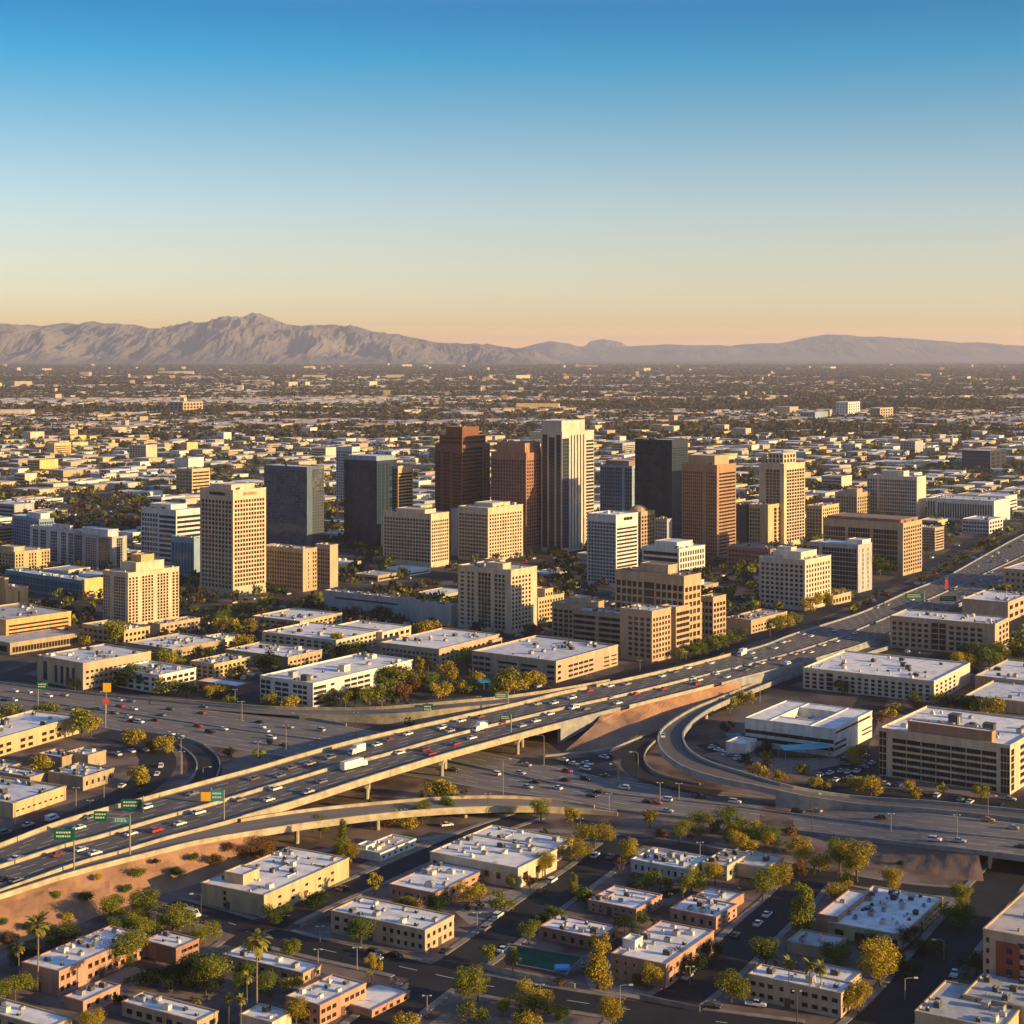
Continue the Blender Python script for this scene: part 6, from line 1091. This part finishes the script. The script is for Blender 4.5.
CARS = """A 79 829 white|A 146 809 white suv|A 193 795 grey|A 131 835 white|A 156 832 red suv|A 180 825 white|A 199 814 white suv|A 240 801 grey|A 57 856 maroon|A 81 851 white|A 95 854.5 white|A 3 880 black|A 16 882 grey|A 254 780 brown|A 280 777 grey|A 291 769 brown|A 310 765 tan|A 330 759 grey suv|A 357 754 white truck|A 377 746 white|A 389 741 maroon|A 408 735 white|A 442 729 white suv|A 461 722 white|A 276 790 white suv|A 269 801 white|A 322 783 grey|A 354 769 white semi|A 400 754 white|A 425 751 maroon suv|A 431 755 red|A 456 745 red|A 472 739 white|A 480 731 white truck|A 450 732 silver|A 480 718 brown|A 537 705 tan|A 554 704 white|A 572 699 white suv|A 522 727 silver|A 536 722 white|A 550 715 white|A 574 709 white van|A 501 724 maroon suv|A 589 692 red|A 610 687 white|A 627 685 tan|A 662 677 white|A 675 673 grey|A 688 669 white|A 711 664 white|A 586 710 grey|A 611 699 tan|A 618 704 white|A 636 695 red|A 663 690 red|A 692 680 white suv|A 699 681 white|A 716 673 white|A 723 656 orange|A 742 656 white truck|A 752 654 white|A 775 649 white|A 783 643 white|A 788 642 silver|A 803 635 silver|A 811 637 white|A 835 631 white|A 716 675 silver|A 727 678 white|A 735 669 white|A 748 666 white|A 746 671 grey|A 762 664 white|A 755 667 grey|A 778 660 tan suv|A 795 655 tan|A 803 653 white|A 811 653 white|A 823 646 white|A 837 642 white|A 850 639 silver|A 855 634 white|B 14 692 white|B 28 693 white|B 5 701 black|B 13 701 white|B 48 697 white suv|B 64 696 tan|B 70 710 silver|B 119 701 white|B 131 702 grey|B 120 707 red|B 133 710 white|B 114 714 grey|B 127 718 white|B 139 723 white suv|B 132 722 black|B 155 721 maroon|B 97 710 black|B 170 710 green|B 161 716 grey|B 201 714 red|B 198 727 red|B 210 733 black suv|B 223 730 white|B 170 735 white|B 179 737 silver|B 203 708 grey|B 259 723 black|B 261 728 white|B 265 732 white|B 271 739 white suv|B 284 746 black|B 289 728 tan|B 292 716 white|B 320 731 silver suv|B 453 771 black|B 495 775 white suv|B 520 774 silver|B 526 766 silver|B 535 783 black|B 527 788 silver|B 557 789 white|B 563 761 white|B 574 765 white|B 587 765 white pickup|B 585 770 white suv|B 567 772 red|B 604 758 white|B 610 757 black|B 605 777 brown|B 565 781 black|B 586 780 black suv|B 598 793 black|B 592 797 black|B 624 789 white suv|B 648 803 black|B 656 804 red|B 666 801 white suv|B 667 812 silver|B 699 798 black pickup|B 735 803 white suv|B 797 806 black|B 798 813 black suv|B 816 812 tan|B 881 819 black suv|B 935 841 white suv|B 959 842 silver|B 1021 848 black|B 988 821 orange|B 1012 829 silver|S 595 857 white suv|S 552 882 white suv|S 498 917 white suv|S 485 930 grey|S 503 951 white|S 767 916 white|S 758 925 white|S 955 976 white pickup|S 756 1006 white pickup|S 146 751 white suv|S 132 752 white|S 118 755 white|S 161 767 white suv|S 157 775 white|S 122 787 white|S 140 792 black|S 52 820 white van|S 5 834 grey suv|S 28 826 silver|S 192 916 white van|S 342 890 black|S 277 922 grey|S 284 920 black|S 375 955 black suv|S 395 957 black|S 445 952 black|S 375 959 grey|S 447 826 white|S 692 972 grey|S 687 978 silver|S 735 937 black|S 712 1008 black|S 610 858 grey|S 540 893 black|C 663 737 white|P 712 748 white|P 719 751 white|P 725 755 white|P 737 759 white|P 830 774 white|P 836 781 white|P 841 772 silver|P 848 773 white|P 857 772 white|P 855 762 silver|P 899 786 blue|P 885 785 white|P 937 797 white suv|P 1010 800 silver|P 868 787 grey|P 876 789 black|P 863 768 blue|P 845 765 grey|P 852 779 white|P 820 776 white|P 960 801 grey|P 970 803 white|P 915 792 black|P 1000 806 black|P 742 762 black|P 731 757 grey|P 846 758 silver|P 866 757 grey|P 872 764 white|P 700 618 white|P 740 612 silver|P 705 600 white|P 770 607 grey|P 26 783 silver|P 48 776 white"""
carl = []
for q in CARS.split('|'):
    t = q.split(); carl.append((t[0], float(t[1]), float(t[2]), t[3], t[4] if len(t) > 4 else 'sedan'))
rc = random.Random(77); cl_ = ['white']*8+['silver']*4+['grey']*3+['black']*2+['red', 'blue', 'tan']
Afs, Ams, Ans = resample(A_far, 200)[0], resample(A_med, 200)[0], resample(A_near, 200)[0]
def near(px, py): return any(abs(c[1]-px) < 9 and abs(c[2]-py) < 3 for c in carl)
tries = 0
while len(carl) < 262 and tries < 6000:
    tries += 1; i = rc.randrange(2, 198); s = rc.random() < .5; t = rc.choice((.12, .28, .44, .6, .76, .9)); p = (Afs[i].lerp(Ams[i], t) if s else Ams[i].lerp(Ans[i], t)); q = PX(p)
    if q[0] > 1030 or (q[0] < 850 and rc.random() < .9) or near(q[0], q[1]): continue
    carl.append(('A', q[0], q[1], rc.choice(cl_), rc.choice(('sedan', 'sedan', 'suv', 'pickup', 'van'))))
CZ = {'A': [(-99, 330, 'on the left part of the long bridge road'), (330, 600, 'on the middle of the long bridge road'), (600, 780, 'on the freeway above the orange slope'), (780, 870, 'on the freeway beside the white long office'), (870, 9999, 'on the far right freeway')],
      'B': [(-99, 230, 'on the left lower freeway'), (230, 440, 'on the lower freeway left of bridge piers'), (440, 640, 'on the lower freeway at centre'), (640, 9999, 'on the right lower freeway')],
      'S': [(-99, 215, 'on the left access road'), (215, 480, 'in the lower left streets'), (480, 650, 'on the central foreground street'), (650, 9999, 'in the lower right streets')],
      'C': [(-99, 9999, 'alone on the curved flyover')], 'P': [(-99, 100, 'parked by the round tan offices'), (100, 780, 'parked left of the white modern office'), (780, 9999, 'parked around the big pale block')]}
KW = dict(sedan='car', suv='SUV', pickup='pickup truck', van='van', truck='box truck', semi='long articulated truck'); cgr = {}
for c in carl: z = next(q[2] for q in CZ[c[0]] if q[0] <= c[1] < q[1]); cgr.setdefault((z, c[3], c[4]), []).append(c)
for (z, colr, kd), lst in cgr.items():
    lst.sort(key=lambda c: c[1])
    for i, c in enumerate(lst):
        kw = KW[kd]; lab = f"{ordinal(i+1)} {colr} {kw} from left among those {z}" if len(lst) > 1 else f"only {colr} {kw} {z}"
        ro = {'A': ('A',), 'B': ('B', 'C') if False else ('B',), 'S': ('S',), 'C': ('C',), 'P': None}[c[0]]
        if c[0] == 'P': pos = P(c[1], c[2], .06); ang = R(rc.choice((58, 58, -32))); tilt = 0
        else:
            b_ = road_at(c[1], c[2], ro); pos = P(c[1], c[2], b_[1].z+.03 if c[0] != 'S' else .12); d_ = b_[2]-b_[1]; ang = math.atan2(d_.y, d_.x); tilt = math.atan2(d_.z, d_.xy.length) if c[0] != 'S' else 0
        if c[0] == 'A':
            i_ = min(range(200), key=lambda k: (Ams[k]-pos).length); side = (pos-Ams[i_]).xy.dot(Vector(((Afs[i_]-Ams[i_]).x, (Afs[i_]-Ams[i_]).y)))
            if side > 0: ang += math.pi; tilt = -tilt
        if c[0] == 'B' and rc.random() < .5: ang += math.pi; tilt = -tilt
        put_vehicle(kd, colr, pos, ang, tilt, lab, 'truck' if kd in ('truck', 'semi') else ('van' if kd == 'van' else 'car'), 'vehicles on the roads and lots', 0 if c[2] > 740 else 1)
# the hundreds of tiny parked cars between the downtown blocks
rows = []; tries = 0; pm = ['paint_white_car', 'paint_silver_car', 'paint_grey_car', 'paint_black_car', 'paint_red_car', 'car_glass']
while len(rows) < 1800 and tries < 40000:
    tries += 1; py = rc.uniform(480, 690); px = rc.uniform(0, 1024); p = P(px, py)
    if noise.noise(Vector((p.x/60, p.y/60, 9))) < .05 or (occ(p.x, p.y, 0) & 2): continue
    if (OCC[int((p.x-GX0)/GC), int((p.y-GY0)/GC)] & 1) and py > 560: continue
    an = math.pi/2-TH0+rc.choice((0, math.pi/2)); k = rc.choice((0, 0, 0, 1, 1, 2, 3, 4)); rows.append((p.x, p.y, an, 4.4, 1.8, .95, k, k)); rows.append((p.x, p.y, an, 2.3, 1.6, 1.42, 5, k))
join_boxes('distant_parked_cars', rows, pm, label='hundreds of tiny parked cars scattered between the downtown blocks', category='cars')
# ------------------------------------------------------------------ haze
m = bpy.data.materials.new('haze_air'); m.use_nodes = True; n = m.node_tree.nodes; n.remove(n['Principled BSDF'])
pv = n.new('ShaderNodeVolumePrincipled'); pv.inputs['Color'].default_value = (.80, .84, .98, 1); pv.inputs['Density'].default_value = HAZE_DENSITY; pv.inputs['Anisotropy'].default_value = .2
m.node_tree.links.new(pv.outputs[0], n['Material Output'].inputs['Volume']); MATS['haze_air'] = m
a = Acc(); a.box(-46000, 46000, -600, 72000, -8, 800, 0, bottom=True)
if HAZE_DENSITY > 0: link('haze', a.mesh('haze', ['haze_air']), None, kind='stuff')
